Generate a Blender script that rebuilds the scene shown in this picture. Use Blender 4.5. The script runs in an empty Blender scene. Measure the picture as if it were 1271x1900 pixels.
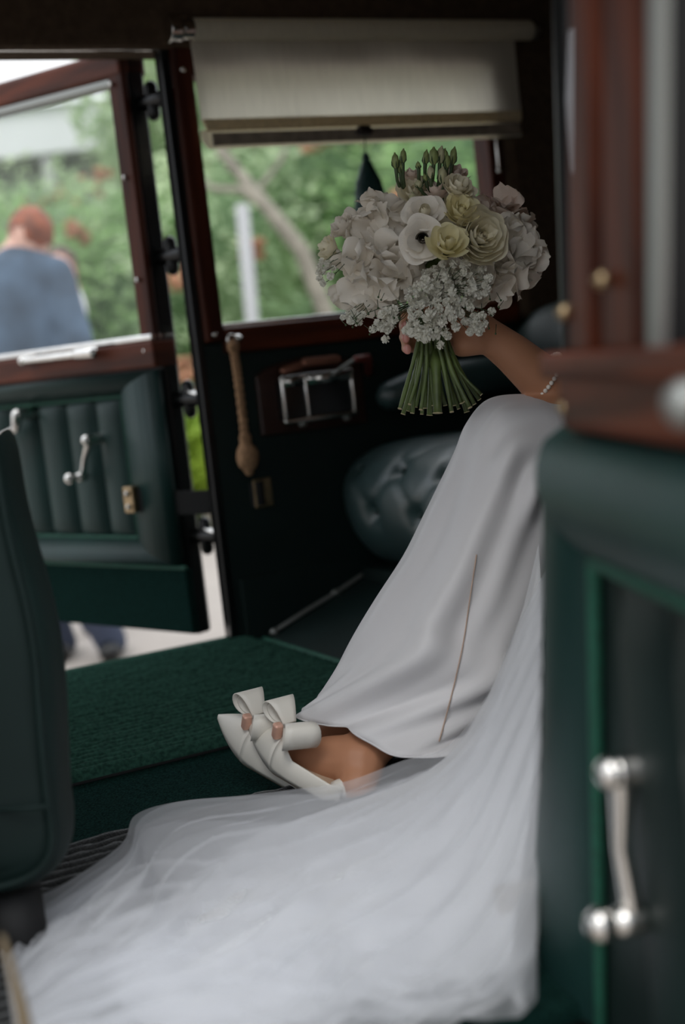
import bpy, bmesh, math, random
from math import sin, cos, pi, radians as rd
from mathutils import Vector, Matrix, noise
random.seed(7)
S = bpy.context.scene
COL = S.collection
# ------------------------------------------------------------------ camera
YAW, PITCH, ROLL = rd(27), rd(6.5), rd(6.4)
CAM = Vector((0, 0, .56))
FPX = 2639.0
_f = Vector((sin(YAW)*cos(PITCH), cos(YAW)*cos(PITCH), -sin(PITCH)))
_R0 = Vector((cos(YAW), -sin(YAW), 0)); _U0 = _R0.cross(_f)
RV = _R0*cos(ROLL) - _U0*sin(ROLL); UV = _R0*sin(ROLL) + _U0*cos(ROLL)
cd = bpy.data.cameras.new('camera'); cam = bpy.data.objects.new('camera', cd); COL.objects.link(cam)
cam.matrix_world = Matrix.Translation(CAM) @ Matrix((RV, UV, -_f)).transposed().to_4x4()
cd.sensor_fit = 'VERTICAL'; cd.sensor_height = 36; cd.sensor_width = 24; cd.lens = 50
cd.clip_start = .05; cd.clip_end = 200
cd.dof.use_dof = True; cd.dof.focus_distance = 1.86; cd.dof.aperture_fstop = 2.5
S.camera = cam
# ------------------------------------------------------------------ sky, sun, exposure
W = bpy.data.worlds.new('sky'); S.world = W; W.use_nodes = True
nt = W.node_tree; nt.nodes.clear()
tc = nt.nodes.new('ShaderNodeTexCoord'); mp = nt.nodes.new('ShaderNodeMapping'); mp.inputs['Scale'].default_value = (1.2, 1.2, 3)
nz = nt.nodes.new('ShaderNodeTexNoise'); nz.inputs['Scale'].default_value = 1.6; nz.inputs['Detail'].default_value = 4
rp = nt.nodes.new('ShaderNodeValToRGB')
rp.color_ramp.elements[0].position = .35; rp.color_ramp.elements[0].color = (.62, .72, .86, 1)
rp.color_ramp.elements[1].position = .55; rp.color_ramp.elements[1].color = (.93, .94, .96, 1)
bg = nt.nodes.new('ShaderNodeBackground'); bg.inputs['Strength'].default_value = 1.1
ow = nt.nodes.new('ShaderNodeOutputWorld')
# an overcast sky is smoothly brighter towards the zenith
sx = nt.nodes.new('ShaderNodeSeparateXYZ'); ma = nt.nodes.new('ShaderNodeMath'); ma.operation = 'MULTIPLY_ADD'; ma.use_clamp = False
ma.inputs[1].default_value = .95; ma.inputs[2].default_value = .57
nt.links.new(tc.outputs['Generated'], sx.inputs[0]); nt.links.new(sx.outputs['Z'], ma.inputs[0]); nt.links.new(ma.outputs[0], bg.inputs['Strength'])
for a_, b_ in ((tc.outputs['Generated'], mp.inputs[0]), (mp.outputs[0], nz.inputs['Vector']), (nz.outputs['Fac'], rp.inputs[0]), (rp.outputs[0], bg.inputs[0]), (bg.outputs[0], ow.inputs[0])):
    nt.links.new(a_, b_)
sd = bpy.data.lights.new('sun', 'SUN'); sd.energy = .40; sd.angle = rd(20); sd.color = (1, .96, .9)
sun = bpy.data.objects.new('sun', sd); COL.objects.link(sun)
SUND = Vector((.45, .62, -1.0)).normalized()     # the way the light travels
sun.rotation_euler = SUND.to_track_quat('-Z', 'Y').to_euler(); sun.location = (-3, -5, 8)
vs = S.view_settings
vs.view_transform = 'Standard'; vs.look = 'None'; vs.gamma = 1; vs.use_curve_mapping = False; vs.exposure = 0.88
S.cycles.transparent_max_bounces = 24
S.cycles.max_bounces = 8

# ------------------------------------------------------------------ projection helpers
def ray(x, y): return _f + RV*((x-635.5)/FPX) + UV*((950-y)/FPX)
def P(x, y, D): return CAM + ray(x, y)*D
def onY(x, y, Y):
    d = ray(x, y); return CAM + d*(Y/d.y)
def onZ(x, y, z):
    d = ray(x, y); return CAM + d*((z-CAM.z)/d.z)
PX = 1/FPX
# ------------------------------------------------------------------ materials
def mat(name, col, rough=.6, metal=0, spec=.5, noise_s=None, noise_amt=.3, bump=0, bump_s=200, coat=0, sheen=0, col2=None, stretch=None, transl=0, alpha=1, detail=3):
    m = bpy.data.materials.new(name); m.use_nodes = True
    n = m.node_tree; b = n.nodes['Principled BSDF']; o = n.nodes['Material Output']
    b.inputs['Base Color'].default_value = (*col, 1); b.inputs['Roughness'].default_value = rough
    b.inputs['Metallic'].default_value = metal; b.inputs['Specular IOR Level'].default_value = spec
    b.inputs['Coat Weight'].default_value = coat; b.inputs['Coat Roughness'].default_value = .12
    b.inputs['Sheen Weight'].default_value = sheen
    t = n.nodes.new('ShaderNodeTexCoord'); mpn = n.nodes.new('ShaderNodeMapping'); n.links.new(t.outputs['Object'], mpn.inputs[0])
    if stretch: mpn.inputs['Scale'].default_value = stretch
    csock = None
    if noise_s:
        z = n.nodes.new('ShaderNodeTexNoise'); z.inputs['Scale'].default_value = noise_s; z.inputs['Detail'].default_value = detail
        r = n.nodes.new('ShaderNodeValToRGB')
        c2 = col2 or tuple(c*(1-noise_amt) for c in col)
        r.color_ramp.elements[0].position = .35; r.color_ramp.elements[0].color = (*c2, 1)
        r.color_ramp.elements[1].position = .65; r.color_ramp.elements[1].color = (*col, 1)
        n.links.new(mpn.outputs[0], z.inputs['Vector']); n.links.new(z.outputs['Fac'], r.inputs[0]); n.links.new(r.outputs[0], b.inputs['Base Color'])
        csock = r.outputs[0]
    if bump:
        z2 = n.nodes.new('ShaderNodeTexNoise'); z2.inputs['Scale'].default_value = bump_s; z2.inputs['Detail'].default_value = 2
        bp = n.nodes.new('ShaderNodeBump'); bp.inputs['Strength'].default_value = bump; bp.inputs['Distance'].default_value = .002
        n.links.new(mpn.outputs[0], z2.inputs['Vector']); n.links.new(z2.outputs['Fac'], bp.inputs['Height']); n.links.new(bp.outputs[0], b.inputs['Normal'])
    last = b.outputs[0]
    if transl:
        tl = n.nodes.new('ShaderNodeBsdfTranslucent'); tl.inputs[0].default_value = (*col, 1)
        if csock: n.links.new(csock, tl.inputs[0])
        mx = n.nodes.new('ShaderNodeMixShader'); mx.inputs[0].default_value = transl
        n.links.new(last, mx.inputs[1]); n.links.new(tl.outputs[0], mx.inputs[2]); last = mx.outputs[0]
    if alpha < 1:
        tr = n.nodes.new('ShaderNodeBsdfTransparent'); mx = n.nodes.new('ShaderNodeMixShader'); mx.inputs[0].default_value = alpha
        n.links.new(tr.outputs[0], mx.inputs[1]); n.links.new(last, mx.inputs[2]); last = mx.outputs[0]
    n.links.new(last, o.inputs[0])
    return m
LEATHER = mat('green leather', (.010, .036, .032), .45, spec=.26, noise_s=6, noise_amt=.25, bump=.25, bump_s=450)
SEATL = mat('glossy seat leather', (.03, .062, .062), .36, spec=.9, noise_s=6, noise_amt=.25, bump=.25, bump_s=450)
FSEAT = mat('dark seat back leather', (.006, .017, .015), .6, spec=.2, noise_s=5, noise_amt=.3)
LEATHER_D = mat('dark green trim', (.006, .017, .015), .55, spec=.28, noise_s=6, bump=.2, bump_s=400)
BLACK = mat('black paint', (.004, .0045, .0045), .28, spec=.4)
BLACKR = mat('black rubber', (.006, .006, .006), .7)
BEAD = mat('green piping', (.003, .085, .05), .7, noise_s=200, noise_amt=.4, bump=.5, bump_s=700)
CARPET = mat('green carpet', (.010, .038, .032), 1, spec=.03, noise_s=380, noise_amt=.75, bump=1, bump_s=700)
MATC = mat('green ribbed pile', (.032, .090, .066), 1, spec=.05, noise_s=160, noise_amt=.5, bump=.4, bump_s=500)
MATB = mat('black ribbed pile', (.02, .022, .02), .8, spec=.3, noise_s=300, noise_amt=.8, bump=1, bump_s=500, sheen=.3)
WOOD = mat('varnished dark wood', (.085, .020, .008), .5, spec=.16, noise_s=5, col2=(.03, .007, .003), stretch=(6, 6, .8), detail=6)
WOODH = mat('varnished rail wood', (.11, .024, .008), .5, spec=.2, noise_s=5, col2=(.04, .009, .003), stretch=(.8, .8, 8), detail=6)
CHROME = mat('nickel plate', (.78, .76, .72), .18, 1, noise_s=30, noise_amt=.12)
BRASS = mat('aged brass', (.42, .31, .18), .35, 1, noise_s=40, noise_amt=.4)
BLIND = mat('cream blind cloth', (.90, .85, .72), .9, spec=.1, noise_s=120, noise_amt=.06, stretch=(1, 1, .12), transl=.6, bump=.3, bump_s=300)
BLIND2 = mat('hem cloth', (.74, .62, .40), .9, spec=.1, noise_s=120, noise_amt=.15, transl=.25)
ROPE = mat('tan cord', (.42, .25, .14), .9, spec=.1, noise_s=150, noise_amt=.45, bump=1, bump_s=300)
TASSEL = mat('green silk fringe', (.005, .05, .045), .6, noise_s=100, noise_amt=.5, stretch=(4, 4, .3))
HEADL = mat('brown headlining', (.085, .058, .038), .95, spec=.1, noise_s=60, noise_amt=.25)
GLASS = bpy.data.materials.new('window glass'); GLASS.use_nodes = True
n = GLASS.node_tree; n.nodes.clear(); o_ = n.nodes.new('ShaderNodeOutputMaterial')
tr = n.nodes.new('ShaderNodeBsdfTransparent'); tr.inputs[0].default_value = (.95, .955, .955, 1)
gl = n.nodes.new('ShaderNodeBsdfGlossy'); gl.inputs['Roughness'].default_value = .02
mx = n.nodes.new('ShaderNodeMixShader')
mx.inputs[0].default_value = .025; n.links.new(tr.outputs[0], mx.inputs[1]); n.links.new(gl.outputs[0], mx.inputs[2]); n.links.new(mx.outputs[0], o_.inputs[0])
SATIN = mat('white satin', (.76, .745, .75), .5, spec=.35, sheen=.1, transl=.12, bump=.05, bump_s=900)
TULLE = mat('white tulle', (.94, .95, .98), .8, spec=.2, transl=.4, alpha=.30)
TULLE_D = mat('white layered tulle', (.93, .935, .95), .8, spec=.2, transl=.3, alpha=.85)
SEAM = mat('seam thread', (.50, .36, .28), .8)
SHOE = mat('ivory silk', (.80, .76, .68), .42, spec=.4, noise_s=4, noise_amt=.04)
COPPER = mat('rose gold', (.85, .50, .38), .45, .35)
SOLE = mat('champagne sole', (.45, .32, .22), .5)
SKIN = mat('skin', (.50, .235, .13), .5, spec=.35, noise_s=14, noise_amt=.14)
SKINP = mat('pale skin', (.72, .42, .32), .55, noise_s=10, noise_amt=.1)
NAIL = mat('nail', (.62, .27, .22), .2)
HAIRB = mat('brown hair', (.08, .035, .015), .5, noise_s=40, noise_amt=.5, stretch=(1, 1, .2))
HAIRR = mat('red hair', (.32, .085, .03), .6, noise_s=25, noise_amt=.6)
PEARL = mat('pearl', (.85, .8, .72), .2, spec=.6, coat=.4)
SUIT = mat('blue grey suit', (.085, .13, .19), .85, noise_s=6, noise_amt=.55)
TROUS = mat('navy trousers', (.03, .04, .07), .85)
SHIRT = mat('white shirt', (.8, .8, .8), .8)
PET_W = mat('white petal', (.93, .87, .77), .6, spec=.25, noise_s=25, noise_amt=.07, transl=.24, bump=.15, bump_s=120)
PET_C = mat('cream petal', (.93, .86, .55), .6, spec=.25, noise_s=30, noise_amt=.08, transl=.24)
PET_P = mat('blush petal', (.88, .73, .62), .6, spec=.25, noise_s=30, noise_amt=.1, transl=.24)
PET_I = mat('ivory petal', (.93, .87, .68), .6, spec=.25, noise_s=30, noise_amt=.08, transl=.24)
BUDG = mat('green bud', (.30, .36, .13), .55, noise_s=40, noise_amt=.35, transl=.15)
BUDY = mat('pale bud', (.62, .60, .36), .55, noise_s=40, noise_amt=.3, transl=.2)
STEM = mat('green stem', (.12, .17, .045), .5, noise_s=18, noise_amt=.65)
STEMC = mat('cut stem end', (.45, .38, .22), .8)
THIN = mat('thin dark stem', (.05, .08, .03), .6)
GYPS = mat('tiny white bloom', (.86, .84, .74), .7, noise_s=400, noise_amt=.15, transl=.25)
DARKC = mat('dark flower throat', (.04, .03, .015), .8)
LEAFA = mat('leaf green', (.42, .60, .27), .6, spec=.3, noise_s=1.3, col2=(.20, .36, .12), transl=.35)
LEAFB = mat('leaf grey green', (.58, .68, .42), .6, spec=.3, noise_s=1.5, col2=(.30, .44, .23), transl=.35)
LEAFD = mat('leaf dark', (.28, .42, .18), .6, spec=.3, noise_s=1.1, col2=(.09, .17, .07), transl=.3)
LEAFY = mat('leaf lime', (.33, .46, .05), .6, spec=.3, noise_s=2, col2=(.2, .32, .04), transl=.4)
ORANGE = mat('orange blossom', (.62, .31, .18), .7, noise_s=6, noise_amt=.3, transl=.3)
BARK = mat('pale bark', (.33, .30, .24), .9, noise_s=8, noise_amt=.35, bump=.6, bump_s=30)
POST = mat('grey post', (.42, .42, .42), .8)
PAVE = mat('pale pavement', (.36, .32, .285), .9, noise_s=3, noise_amt=.1, bump=.3, bump_s=60)
LAWN = mat('lawn', (.16, .30, .04), .9, noise_s=3, noise_amt=.4)
ROOFW = mat('white roof', (.80, .81, .82), .7, noise_s=2, noise_amt=.05)
WALLD = mat('grey pavilion wall', (.30, .31, .28), .8, noise_s=2, noise_amt=.15)  # mid grey base colour of the pavilion wall
CARP = mat('green car paint', (.003, .014, .012), .5, spec=.2)
GREYM = mat('dull channel metal', (.30, .31, .29), .45, .7)

# ------------------------------------------------------------------ mesh helpers
WLOC = {}
class MB:
    def __init__(s): s.v = []; s.f = []
    def add(s, vs_, fs):
        k = len(s.v); s.v += [Vector(v) for v in vs_]; s.f += [tuple(i+k for i in f) for f in fs]; return s
    def grid(s, pts, cu=False, cv=False):       # pts[i][j]
        nu, nv = len(pts), len(pts[0]); fs = []
        for i in range(nu if cu else nu-1):
            for j in range(nv if cv else nv-1):
                i2, j2 = (i+1) % nu, (j+1) % nv
                fs.append((i*nv+j, i2*nv+j, i2*nv+j2, i*nv+j2))
        return s.add([p for r in pts for p in r], fs)
    def box(s, c, h, M=None):
        vs_ = [Vector((c[0]+a*h[0], c[1]+b*h[1], c[2]+d*h[2])) for a in (-1, 1) for b in (-1, 1) for d in (-1, 1)]
        if M: vs_ = [M @ v for v in vs_]
        return s.add(vs_, [(0, 1, 3, 2), (4, 6, 7, 5), (0, 4, 5, 1), (2, 3, 7, 6), (0, 2, 6, 4), (1, 5, 7, 3)])
    def ell(s, c, r, nu=16, nv=10, M=None):
        c = Vector(c); vs_ = []; fs = []
        rows = []
        for i in range(1, nv):
            th = pi*i/nv
            rows.append([Vector((r[0]*sin(th)*cos(2*pi*j/nu), r[1]*sin(th)*sin(2*pi*j/nu), r[2]*cos(th))) for j in range(nu)])
        vs_ = [Vector((0, 0, r[2]))] + [p for q in rows for p in q] + [Vector((0, 0, -r[2]))]
        for j in range(nu):
            fs.append((0, 1+j, 1+(j+1) % nu))
            for i in range(nv-2):
                a = 1+i*nu; b = a+nu
                fs.append((a+j, b+j, b+(j+1) % nu, a+(j+1) % nu))
            a = 1+(nv-2)*nu
            fs.append((a+j, len(vs_)-1, a+(j+1) % nu))
        if M: vs_ = [M @ v for v in vs_]
        return s.add([v+c for v in vs_], fs)
    def tube(s, pts, rad, n=12, round_=True):
        pts = [Vector(p) for p in pts]
        if not hasattr(rad, '__len__'): rad = [rad]*len(pts)
        rad = list(rad)
        if round_:
            d0 = (pts[0]-pts[1]).normalized(); d1 = (pts[-1]-pts[-2]).normalized(); r0, r1 = rad[0], rad[-1]
            a = [(pts[0]+d0*r0*sin(t), r0*cos(t)) for t in (rd(85), rd(60), rd(30))]
            b = [(pts[-1]+d1*r1*sin(t), r1*cos(t)) for t in (rd(30), rd(60), rd(85))]
            pts = [q[0] for q in a]+pts+[q[0] for q in b]; rad = [q[1] for q in a]+rad+[q[1] for q in b]
        N = len(pts); up = None; rings = []
        for i in range(N):
            t = (pts[min(i+1, N-1)]-pts[max(i-1, 0)])
            t = t.normalized() if t.length > 1e-9 else Vector((0, 0, 1))
            if up is None:
                up = Vector((0, 0, 1)) if abs(t.z) < .9 else Vector((1, 0, 0))
            up = (up-t*up.dot(t)); up = up.normalized() if up.length > 1e-6 else t.orthogonal().normalized()
            w = t.cross(up)
            rings.append([pts[i]+(up*cos(2*pi*j/n)+w*sin(2*pi*j/n))*rad[i] for j in range(n)])
        k = len(s.v); s.grid(rings, cv=True)
        s.f.append(tuple(k+j for j in range(n))[::-1]); s.f.append(tuple(k+(N-1)*n+j for j in range(n)))
        return s
    def prism(s, poly, M, d0, d1):      # poly in (s,z); extruded along the frame's n
        m = len(poly)
        a = [M(p[0], p[1], d0) for p in poly]+[M(p[0], p[1], d1) for p in poly]
        fs = [tuple(range(m)), tuple(range(2*m-1, m-1, -1))]+[(i, (i+1) % m, m+(i+1) % m, m+i) for i in range(m)]
        return s.add(a, fs)
def catmull(pts, n, closed=False):
    out = []; N = len(pts); seg = N if closed else N-1
    P_ = [Vector(p) for p in pts]
    for k in range(n):
        t = k/(n if closed else n-1)*seg; i = min(int(t), seg-1); u = t-i
        g = (lambda j: P_[j % N]) if closed else (lambda j: P_[max(0, min(N-1, j))])
        a, b, c, d = g(i-1), g(i), g(i+1), g(i+2)
        out.append(.5*((2*b)+(c-a)*u+(2*a-5*b+4*c-d)*u*u+(3*b-a-3*c+d)*u**3))
    return out
def place(o, loc, parent):
    COL.objects.link(o); o.location = loc; WLOC[o.name] = Vector(loc)
    if parent is not None:
        o.parent = parent; o.matrix_parent_inverse = Matrix.Translation(-WLOC[parent.name])
    return o
def build(mb, name, m, parent=None, smooth=True, bevel=0, bseg=2, solid=0, sub=0, base=False, fix=True, auto=None):
    vs_ = mb.v
    lo = Vector([min(v[i] for v in vs_) for i in range(3)]); hi = Vector([max(v[i] for v in vs_) for i in range(3)])
    c = (lo+hi)/2
    if base: c.z = lo.z
    me = bpy.data.meshes.new(name); me.from_pydata([v-c for v in vs_], [], mb.f); me.update()
    if fix:
        b = bmesh.new(); b.from_mesh(me); bmesh.ops.recalc_face_normals(b, faces=b.faces); b.to_mesh(me); b.free()
    me.materials.append(m)
    for p in me.polygons: p.use_smooth = smooth
    o = bpy.data.objects.new(name, me); place(o, c, parent)
    if solid:
        q = o.modifiers.new('s', 'SOLIDIFY'); q.thickness = solid; q.offset = 0
    if bevel:
        q = o.modifiers.new('b', 'BEVEL'); q.width = bevel; q.segments = bseg; q.limit_method = 'ANGLE'; q.angle_limit = rd(35)
    if sub:
        q = o.modifiers.new('u', 'SUBSURF'); q.levels = sub; q.render_levels = sub
    if smooth and bevel:
        q = o.modifiers.new('w', 'WEIGHTED_NORMAL'); q.keep_sharp = False
    return o
def thing(name, loc, label=None, cat=None, group=None, kind=None):
    o = bpy.data.objects.new(name, None); o.empty_display_size = .05; place(o, Vector(loc), None)
    return tag(o, label, cat, group, kind)
def tag(o, label=None, cat=None, group=None, kind=None):
    if label: o['label'] = label
    if cat: o['category'] = cat
    if group: o['group'] = group
    if kind: o['kind'] = kind
    return o
def remeshed(mb, name, m, parent, voxel, smooth_it=6):
    me = bpy.data.meshes.new('tmp'); me.from_pydata(mb.v, [], mb.f)
    b = bmesh.new(); b.from_mesh(me)
    bmesh.ops.recalc_face_normals(b, faces=b.faces); b.to_mesh(me); b.free()
    t = bpy.data.objects.new('tmp', me); COL.objects.link(t)
    q = t.modifiers.new('r', 'REMESH'); q.mode = 'VOXEL'; q.voxel_size = voxel
    q = t.modifiers.new('s', 'SMOOTH'); q.iterations = smooth_it; q.factor = .5
    dg = bpy.context.evaluated_depsgraph_get(); dg.update()
    me2 = bpy.data.meshes.new_from_object(t.evaluated_get(dg))
    bpy.data.objects.remove(t); me2.name = name
    c = sum((Vector(q) for q in t_bb(me2)), Vector())/2
    me2.transform(Matrix.Translation(-c)); me2.materials.clear(); me2.materials.append(m)
    for p in me2.polygons: p.use_smooth = True
    o = bpy.data.objects.new(name, me2); place(o, c, parent); return o
def t_bb(me):
    xs = [v.co for v in me.vertices]
    return [Vector([min(v[i] for v in xs) for i in range(3)]), Vector([max(v[i] for v in xs) for i in range(3)])]
def inst(src, name, M, parent, material=None):
    o = src.copy(); o.name = name
    COL.objects.link(o); o.parent = parent; o.matrix_parent_inverse = Matrix.Translation(-WLOC[parent.name]); o.matrix_basis = M
    WLOC[o.name] = M.translation.copy(); return o
def proto(mb, name, m, smooth=True):      # a mesh at the origin, linked only through its copies
    me = bpy.data.meshes.new(name); me.from_pydata([tuple(v) for v in mb.v], [], mb.f); me.materials.append(m)
    for p in me.polygons: p.use_smooth = smooth
    return me
def put(me, name, M, parent):
    o = bpy.data.objects.new(name, me); COL.objects.link(o); o.parent = parent
    o.matrix_parent_inverse = Matrix.Translation(-WLOC[parent.name]); o.matrix_basis = M; WLOC[o.name] = M.translation.copy(); return o
def frameM(o, x, z):     # matrix with given x axis and approximate z axis
    x = Vector(x).normalized(); z = Vector(z); z = (z-x*z.dot(x)).normalized(); y = z.cross(x)
    return Matrix.Translation(o) @ Matrix((x, y, z)).transposed().to_4x4()
def zM(o, z, roll=0):
    q = Vector(z).normalized().to_track_quat('Z', 'Y')
    return Matrix.Translation(o) @ q.to_matrix().to_4x4() @ Matrix.Rotation(roll, 4, 'Z')

# ================================================================== SETTING OUTSIDE
GZ = -.55
g = MB(); g.box((4, 6, GZ-.05), (30, 30, .05)); tag(build(g, 'ground', PAVE, smooth=False), 'pale beige paved forecourt the car stands on', None, None, 'structure')
g = MB(); c0 = P(420, 900, 12.2); fwd = Vector((sin(YAW), cos(YAW), 0)); rt = Vector((cos(YAW), -sin(YAW), 0))
LM = Matrix.Translation((0, 0, 0)) @ Matrix((rt, fwd, Vector((0, 0, 1)))).transposed().to_4x4()
g.box((0, 19.5, GZ+.03), (20, 9, .05), LM); tag(build(g, 'lawn', LAWN, smooth=False, bevel=.02), 'sunlit green lawn behind the forecourt', None, None, 'structure')
def gp(px, D, z=GZ):       # ground point under a pixel column at depth D
    p_ = P(px, 690, D); return Vector((p_.x, p_.y, z))
# white roofed pavilion
bd = thing('pavilion', gp(60, 19.5), 'low white-roofed pavilion beyond the hedge, under the sky', 'building')
def PB(px, py, D): return P(px, py, D)
cen = gp(60, 19.5)
zf0 = P(100, 291, 17).z; zf1 = P(100, 205, 17).z
Mb = Matrix.Translation((cen.x, cen.y, 0)) @ Matrix((rt, fwd, Vector((0, 0, 1)))).transposed().to_4x4()
g = MB(); g.box((0, -2.45, (zf0+zf1)/2), (3.3, .06, (zf1-zf0)/2), Mb); build(g, 'fascia', ROOFW, bd, False, bevel=.02)
g = MB()
zr = zf1+.75
g.add([Mb @ Vector(v) for v in [(-3.3, -2.6, zf1), (3.3, -2.6, zf1), (3.3, 2.6, zf1), (-3.3, 2.6, zf1), (-2.6, 0, zr), (2.6, 0, zr)]], [(0, 1, 5, 4), (2, 3, 4, 5), (1, 2, 5), (3, 0, 4), (0, 3, 2, 1)])
build(g, 'roof', ROOFW, bd, False)
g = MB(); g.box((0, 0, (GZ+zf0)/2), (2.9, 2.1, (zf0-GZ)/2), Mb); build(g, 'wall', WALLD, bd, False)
for i in range(4):
    g = MB(); g.tube([Mb @ Vector((-3+i*2, -2.4, GZ)), Mb @ Vector((-3+i*2, -2.4, zf0))], .07, 10, False); build(g, 'post', POST, bd)
# ---- planting
def leaf_mesh(n, rx, rz, size, seed, shell=.55):
    R_ = random.Random(seed); m = MB(); vs_ = []; fs = []
    for k in range(n):
        while True:
            p_ = Vector((R_.uniform(-1, 1), R_.uniform(-1, 1), R_.uniform(-1, 1)))
            if shell < p_.length < 1: break
        wob = 1+.22*noise.noise(p_*2.3+Vector((seed, 0, 0)))
        c = Vector((p_.x*rx, p_.y*rx, p_.z*rz))*wob
        q = Vector((R_.gauss(0, 1), R_.gauss(0, 1), R_.gauss(0, 1))).normalized(); w = q.orthogonal().normalized()
        L = size*R_.uniform(.6, 1.3); b_ = len(vs_)
        vs_ += [c-q*L, c+w*L*.42, c+q*L, c-w*L*.42]; fs.append((b_, b_+1, b_+2, b_+3))
    m.v = vs_; m.f = fs; return m
def bush(px, D, zc, rx, rz, lm, label, seed, blooms=0, cat='bush', name='bush', n=5200, size=.055):
    b = gp(px, D); t = thing(name, b, label, cat, 'shrubs beyond the forecourt')
    m = leaf_mesh(n, rx, rz, size, seed); c = Vector((b.x, b.y, zc)); m.v = [v+c for v in m.v]
    tag(build(m, 'foliage', lm, t, False, fix=False), kind='stuff')
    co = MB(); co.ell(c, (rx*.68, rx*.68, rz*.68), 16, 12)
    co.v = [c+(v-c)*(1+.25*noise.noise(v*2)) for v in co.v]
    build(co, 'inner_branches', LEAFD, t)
    st = MB()
    for k in range(5):
        a_ = k*1.26; st.tube([b+Vector((cos(a_)*.06, sin(a_)*.06, 0)), b+Vector((cos(a_)*rx*.3, sin(a_)*rx*.3, zc-GZ-rz*.4))], [.035, .02], 7, False)
    build(st, 'stem', BARK, t)
    if blooms:
        m = MB(); R_ = random.Random(seed+99)
        for k in range(blooms):
            a_ = R_.uniform(0, 2*pi); h = R_.uniform(-.7, .9)
            cc = c+Vector((cos(a_)*rx*math.sqrt(1-h*h), sin(a_)*rx*math.sqrt(1-h*h), h*rz))
            for q in range(7):
                m.ell(cc+Vector((R_.gauss(0, .06), R_.gauss(0, .06), R_.gauss(0, .05))), (.05, .05, .035), 7, 5)
        tag(build(m, 'blossom', ORANGE, t), kind='stuff')
    return t
B_ = [  # px, D, z centre, rx, rz, material, label, blooms
    (-60, 10.5, .75, 1.15, 1.25, LEAFA, 'bright green bush at the frame edge behind the suited man', 4),
    (130, 11.5, .9, 1.1, 1.35, LEAFB, 'grey-green bush with orange blossom below the pavilion roof', 26),
    (300, 11.0, .7, 1.0, 1.3, LEAFA, 'green bush seen through the gap by the door hinges', 14),
    (470, 10.8, .8, 1.15, 1.5, LEAFB, 'grey-green bush behind the pale leaning tree', 10),
    (660, 11.2, .9, 1.2, 1.6, LEAFD, 'dark green bush behind the hanging tassel', 6),
    (850, 10.6, .9, 1.2, 1.6, LEAFA, 'green bush behind the upper bouquet', 10),
    (1060, 11.0, 1.0, 1.2, 1.7, LEAFB, 'grey-green bush at the window rear edge', 2),
    (210, 9.2, .05, .62, .62, LEAFD, 'low dark shrub under the open door window', 0),
    (45, 13.6, 1.0, 1.2, 1.5, LEAFD, 'dark bush in front of the pavilion wall', 8),
]
for i, b in enumerate(B_): bush(b[0], b[1], b[2], b[3], b[4], b[5], b[6], 11+i, b[7])
bush(560, 9.6, .12, .75, .8, LEAFD, 'low dark bush beside the grey post', 41, 5)
bush(372, 9.0, .0, .30, .28, LEAFY, 'low lime green shrub seen in the door gap', 57, 0)
def tree(px, D, crowns, trunk, lm, label, seed):
    b = gp(px, D); t = thing('tree', b, label, 'tree')
    tr_ = MB()
    for pts, rs in trunk: tr_.tube([P(*q) for q in pts] if len(pts[0]) == 3 else pts, rs, 9)
    build(tr_, 'trunk', BARK, t)
    for k, (c, rx, rz) in enumerate(crowns):
        m = leaf_mesh(4200, rx, rz, .07, seed+k, .2); c = Vector(c); m.v = [v+c for v in m.v]
        tag(build(m, 'crown', lm, t, False, fix=False), kind='stuff')
b0 = gp(640, 9.3)
tree(640, 9.3, [(P(440, -60, 12.6), 1.0, .8), (P(700, -40, 12.9), .9, .7)],
     [([(640, 760, 9.3), (612, 600, 9.25), (560, 465, 9.2), (500, 390, 9.2), (450, 330, 9.25), (410, 280, 9.3), (380, 180, 9.4)], [.075, .062, .055, .048, .040, .034, .025]),
      ([(505, 395, 9.2), (450, 352, 9.2), (395, 350, 9.25), (370, 330, 9.3)], [.034, .028, .022, .015]),
      ([(470, 362, 9.2), (520, 300, 9.4), (560, 200, 9.6)], [.02, .015, .01])],
     LEAFB, 'pale-barked leaning tree framed by the rear side window', 71)
# top green masses behind
for i, (px, D, z, rx, rz, lab) in enumerate([(560, 14.5, 3.0, 2.0, 1.8, 'tall tree mass behind the cream blind'), (900, 14.5, 2.6, 2.1, 2.2, 'tall tree mass at the rear window edge'), (420, 15.5, 2.6, 1.0, 1.5, 'tree between the pavilion roof and the blind')]):
    b = gp(px, D); t = thing('tree', b, lab, 'tree')
    m = leaf_mesh(9000, rx, rz, .085, 200+i, .3); c = Vector((b.x, b.y, z)); m.v = [v+c for v in m.v]
    tag(build(m, 'crown', LEAFB, t, False, fix=False), kind='stuff')
    q = MB(); q.tube([b, c], [.16, .09], 10); build(q, 'trunk', BARK, t)
q = MB(); q.tube([gp(468, 8.9), P(449, 380, 8.9)], [.045, .042], 12, False)
tag(build(q, 'post', POST), 'pale grey upright post in front of the leaning tree', 'post')

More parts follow.
